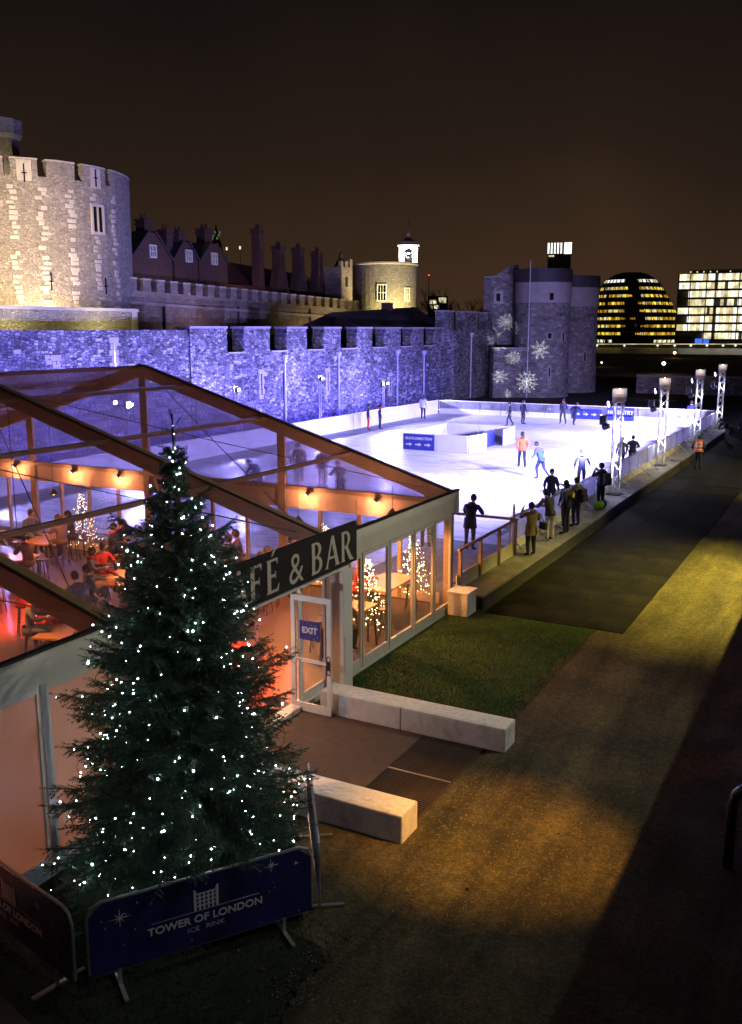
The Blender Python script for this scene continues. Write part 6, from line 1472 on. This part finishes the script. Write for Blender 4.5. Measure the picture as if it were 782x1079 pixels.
SKATE = dict(lhp=(-.09, 0, .88), pel=(0, -.02, .92), sp=(0, .06, 1.09), ch=(0, .14, 1.27), nk=(0, .2, 1.4), hd=(0, .25, 1.48), lsh=(-.175, .14, 1.35), rsh=(.175, .14, 1.35), lel=(-.36, .05, 1.16), lwr=(-.48, .12, .97), rel=(.36, .2, 1.17), rwr=(.5, .3, 1.03), lkn=(-.11, .14, .50), lan=(-.11, .05, .09), lto=(-.12, .22, .035), rkn=(.12, -.06, .50), ran=(.16, -.32, .15), rto=(.2, -.16, .06))
WALK = dict(lkn=(-.1, .14, .51), lan=(-.1, .14, .09), lto=(-.11, .31, .04), rkn=(.1, -.02, .5), ran=(.1, -.22, .13), rto=(.11, -.07, .04), lel=(-.24, -.12, 1.15), lwr=(-.25, -.1, .92), rel=(.24, .06, 1.15), rwr=(.24, .22, .95))
BEND = dict(sp=(0, .10, 1.10), ch=(0, .27, 1.22), nk=(0, .38, 1.28), hd=(0, .45, 1.31), lsh=(-.17, .26, 1.25), rsh=(.17, .26, 1.25), lel=(-.24, .36, 1.0), rel=(.24, .36, 1.0), lwr=(-.12, .5, .86), rwr=(.12, .5, .86), look=(0, .5))
POCKET = dict(lel=(-.28, -.08, 1.15), lwr=(-.19, .06, .98), rel=(.28, -.08, 1.15), rwr=(.19, .06, .98))
P4 = ICEZ
g1, g2, g3 = 'people at the rink fence', 'skaters on the ice', 'people in the cafe'
DK = .43
person((-10.85, 27.02, DK), R(0), 'person in dark hooded coat leaning on the entrance cross rail', dict(top='cl_black', legs='cl_brown', bulk=1.14, hood=1, skirt=(.72,)), LEAN, 1.04, g1)
person((-12.2, 26.6, DK), R(20), 'person in dark coat standing behind the cafe corner', dict(top='cl_navy', legs='cl_black', bulk=1.1), STAND, 1.0, g1)
person((-8.92, 27.35, P4), R(52), 'person in tan coat raising a camera at the fence', dict(top='cl_tan', legs='cl_black', bulk=1.12, skirt=(.70,), hair='hair_brown', hairlen=.7, hood=1), PHOTO, .98, g1)
t = thing('shoulder_bag', 'black shoulder bag on the hip of the tan coat', 'bag', (-8.66, 27.42, P4), R(52)); m = MB(); m.box((.10, -.02, .98), (.12, .32, .24)); m.build('bag_body', 'cl_black', t, bevel=.04); m = MB(); m.tube([(.07, .12, 1.08), (-.02, .06, 1.36), (-.05, -.02, 1.40), (.06, -.16, 1.08)], .012, 5); m.build('strap', 'cl_black', t)
person((-9.06, 29.75, P4), R(58), 'person in white trousers and olive jacket leaning over the fence', dict(top='cl_olive', legs='cl_cream', bulk=1.12), LEAN, 1.0, g1)
person((-8.86, 30.95, P4), R(80), 'person in black uniform with a yellow badge on the back', dict(top='cl_black', legs='cl_black', bulk=1.14, badge=1), POCKET, 1.05, g1)
person((-9.15, 31.9, P4), R(150), 'dark-haired person at the fence facing the group', dict(top='cl_black', legs='cl_black', bulk=1.1), STAND, 1.0, g1)
person((-8.90, 32.35, P4), R(62), 'person in blue jeans wearing a black backpack', dict(top='cl_grey', legs='cl_jean', bulk=1.12), STAND, 1.03, g1)
backpack((-8.90, 32.35, P4), R(62), 'black backpack on the person in blue jeans', s=1.03)
person((-10.45, 34.3, P4), R(-140), 'person in navy jacket holding the fence from the ice', dict(top='cl_navy', legs='cl_black', bulk=1.12), STAND, 1.0, g2)
person((-13.4, 42.2, P4), R(70), 'skater in blue puffer jacket with one arm out', dict(top='cl_blue', legs='cl_navy', bulk=1.15), SKATE, 1.05, g2)
person((-10.95, 40.4, P4), R(25), 'skater in dark short-sleeved shirt seen from behind', dict(top='cl_navy', legs='cl_black'), dict(lel=(-.25, .0, 1.14), lwr=(-.27, .10, .92), rel=(.28, .05, 1.15), rwr=(.36, .24, 1.02)), 1.03, g2)
person((-9.02, 36.3, P4), R(62), 'person with camera to the eye and black backpack', dict(top='cl_black', legs='cl_navy', bulk=1.1), PHOTO2, 1.04, g1)
backpack((-9.02, 36.3, P4), R(62), 'black backpack of the person photographing the skaters', s=1.04)
t = thing('green_bag', 'neon green and black holdall on the platform beside the photographer', 'bag', (-8.98, 36.05, P4), R(80))
m = MB(); m.tube([(-.32, 0, .17), (-.26, 0, .17), (.1, 0, .17)], [.12, .165, .165], 12); m.build('bag_body', 'neon', t, smooth=True); m = MB(); m.tube([(.1, 0, .17), (.3, 0, .17), (.36, 0, .17)], [.167, .165, .12], 12); m.build('bag_end', 'cl_black', t, smooth=True); m = MB(); m.tube([(-.15, 0, .33), (-.05, 0, .42), (.05, 0, .33)], .012, 5); m.build('strap', 'cl_black', t)
person((-10.75, 47.1, P4), R(35), 'shorter skater of the couple by the second truss', dict(top='cl_grey', legs='cl_jean', hat='cl_navy', bulk=1.08), STAND, .95, g2)
person((-10.28, 47.35, P4), R(10), 'dark broad skater of the couple by the second truss', dict(top='cl_black', legs='cl_black', bulk=1.25), LEAN, 1.0, g2)
person((-7.72, 51.6, .02), R(0), 'steward in orange reflective vest standing on the rubber mats', dict(top='cl_black', legs='cl_black', bulk=1.12, vest=1), POCKET, 1.05)
person((-8.0, 65.2, .02), R(130), 'person in dark clothes bending at the far platform edge', dict(top='cl_black', legs='cl_grey', bulk=1.1), BEND, 1.06, g1)
person((-7.2, 66.4, .02), R(60), 'person in dark coat at the far right edge', dict(top='cl_black', legs='cl_black', bulk=1.1), STAND, 1.04, g1)
person((-11.9, 74.6, .0), R(10), 'person in dark blue standing outside the far rink corner', dict(top='cl_navy', legs='cl_black', bulk=1.15), STAND, 1.15)
person((-15.4, 45.3, P4), R(30), 'skating marshal in pink-orange jacket near the pen', dict(top='cl_orange', legs='cl_navy', bulk=1.14, vest=0), WALK, 1.06, g2)
person((-23.1, 64.9, P4), R(100), 'skater in black, left one of the pair below the snowflakes', dict(top='cl_black', legs='cl_black'), WALK, 1.02, g2)
person((-22.7, 66.7, P4), R(-30), 'skater in navy, right one of the pair below the snowflakes', dict(top='cl_navy', legs='cl_black'), STAND, 1.04, g2)
person((-20.05, 68.1, P4), R(40), 'tall skater in dark jacket next to the arrow sign', dict(top='cl_navy', legs='cl_black'), WALK, 1.1, g2)
person((-19.1, 67.8, P4), R(-20), 'skater in dark clothes with arm raised near the arrow sign', dict(top='cl_navy', legs='cl_black'), SKATE, 1.0, g2)
person((-31.0, 57.6, P4), R(-60), 'skater in blue top and red trousers by the left boards', dict(top='cl_navy', legs='cl_red'), STAND, 1.05, g2)
person((-30.6, 58.6, P4), R(-50), 'skater in dark blue by the left boards', dict(top='cl_navy', legs='cl_black'), STAND, 1.0, g2)
person((-31.0, 66.8, P4), R(0), 'skater in white jacket at the far left rink corner', dict(top='cl_white', legs='cl_navy', bulk=1.2), STAND, 1.08, g2)
for i, (x, y, a, po, c) in enumerate(((-22.45, 31.9, 90, BEND, 'cl_blue'), (-23.0, 36.0, 40, STAND, 'cl_navy'), (-21.3, 35.3, 10, STAND, 'cl_navy'), (-18.5, 32.1, 60, LEAN, 'cl_blue'))):
    person((x, y, P4), R(a), ['bending skater blurred behind the gable plastic', 'skater seen faintly between gable post and bending skater', 'tallest skater seen through the gable plastic right of the post', 'rightmost skater seen through the gable plastic'][i], dict(top=c, legs='cl_navy', bulk=1.15), po, 1.06, g2)
# seated guests
SIT = dict(pel=(0, 0, .60), sp=(0, .0, .78), ch=(0, .04, .98), nk=(0, .07, 1.12), hd=(0, .10, 1.20), lsh=(-.175, .04, 1.06), rsh=(.175, .04, 1.06), lel=(-.25, .14, .84), rel=(.25, .14, .84), lwr=(-.14, .36, .86), rwr=(.14, .36, .86), lhp=(-.10, .03, .58), rhp=(.10, .03, .58), lkn=(-.12, .42, .56), rkn=(.12, .42, .56), lan=(-.12, .38, .13), ran=(.12, .38, .13), lto=(-.13, .54, .09), rto=(.13, .54, .09))
def sit(x, y, rz, h, lab, cl):   # h = seat height above the floor
    po = {k: (v[0], v[1], v[2] + (h - .50)) for k, v in SIT.items()}
    if h > .6:
        for q in 'lr':
            s = -1 if q == 'l' else 1; po[q + 'an'] = (s * .12, .30, .30); po[q + 'to'] = (s * .13, .44, .25); po[q + 'kn'] = (s * .13, .40, h + .02)
    person((x, y, .10), rz, lab, cl, po, 1.0, g3)
SH = .75
sit(-9.75, 16.9, R(5), SH, 'guest in orange-brown top seated behind the portal column', dict(top='cl_brown', legs='cl_black', hair='hair_brown'))
sit(-10.7, 18.1, R(-75), SH, 'guest in pale jumper seated at the nearest window table', dict(top='cl_cream', legs='cl_black', bulk=1.1, hair='hair_brown', hairlen=.7))
sit(-11.0, 19.9, R(-80), SH, 'guest in red jumper seated at the farther window table', dict(top='cl_red', legs='cl_black', bulk=1.1))
cols = ['cl_black', 'cl_navy', 'cl_brown', 'cl_black', 'cl_grey', 'cl_navy', 'cl_red', 'cl_black']
k = 0
for ti, ((x, y), w_) in enumerate(zip(TBL, WH)):
    for a in (0, 1, 2, 3):
        if (ti * 4 + a) % 5 in (3,): continue
        if ti in (7, 8) and a % 2: continue
        px_, py_ = x + .75 * math.cos(.3 + a * math.pi) + (.35 if a > 1 else -.35) * -math.sin(.3), y + .75 * math.sin(.3 + a * math.pi) + (.35 if a > 1 else -.35) * math.cos(.3)
        fa = math.atan2(y - py_, x - px_) - math.pi / 2
        c = cols[k % 8]; k += 1
        sit(px_, py_, fa, SH, 'guest in %s top, %s seat of the table %s' % ({'cl_black': 'black', 'cl_navy': 'navy', 'cl_brown': 'brown', 'cl_red': 'red', 'cl_grey': 'grey', 'cl_pink': 'pink', 'cl_olive': 'olive'}[c], ['near', 'far', 'right near', 'left far'][a], w_), dict(top=c, legs='cl_black', bulk=1.1, hair=('hair_dark', 'hair_brown')[k % 2], hairlen=.3 + .4 * (k % 2)))
person((-13.6, 20.8, .10), R(-100), 'guest standing by the gable glass behind the sign', dict(top='cl_black', legs='cl_black'), STAND, 1.0, g3)
person((-16.6, 20.9, .10), R(200), 'guest in dark coat standing near the gable post', dict(top='cl_navy', legs='cl_black', bulk=1.1), POCKET, 1.04, g3)
person((-24.0, 19.0, .10), R(170), 'guest standing at the left of the cafe', dict(top='cl_black', legs='cl_black', bulk=1.1), POCKET, 1.02, g3)
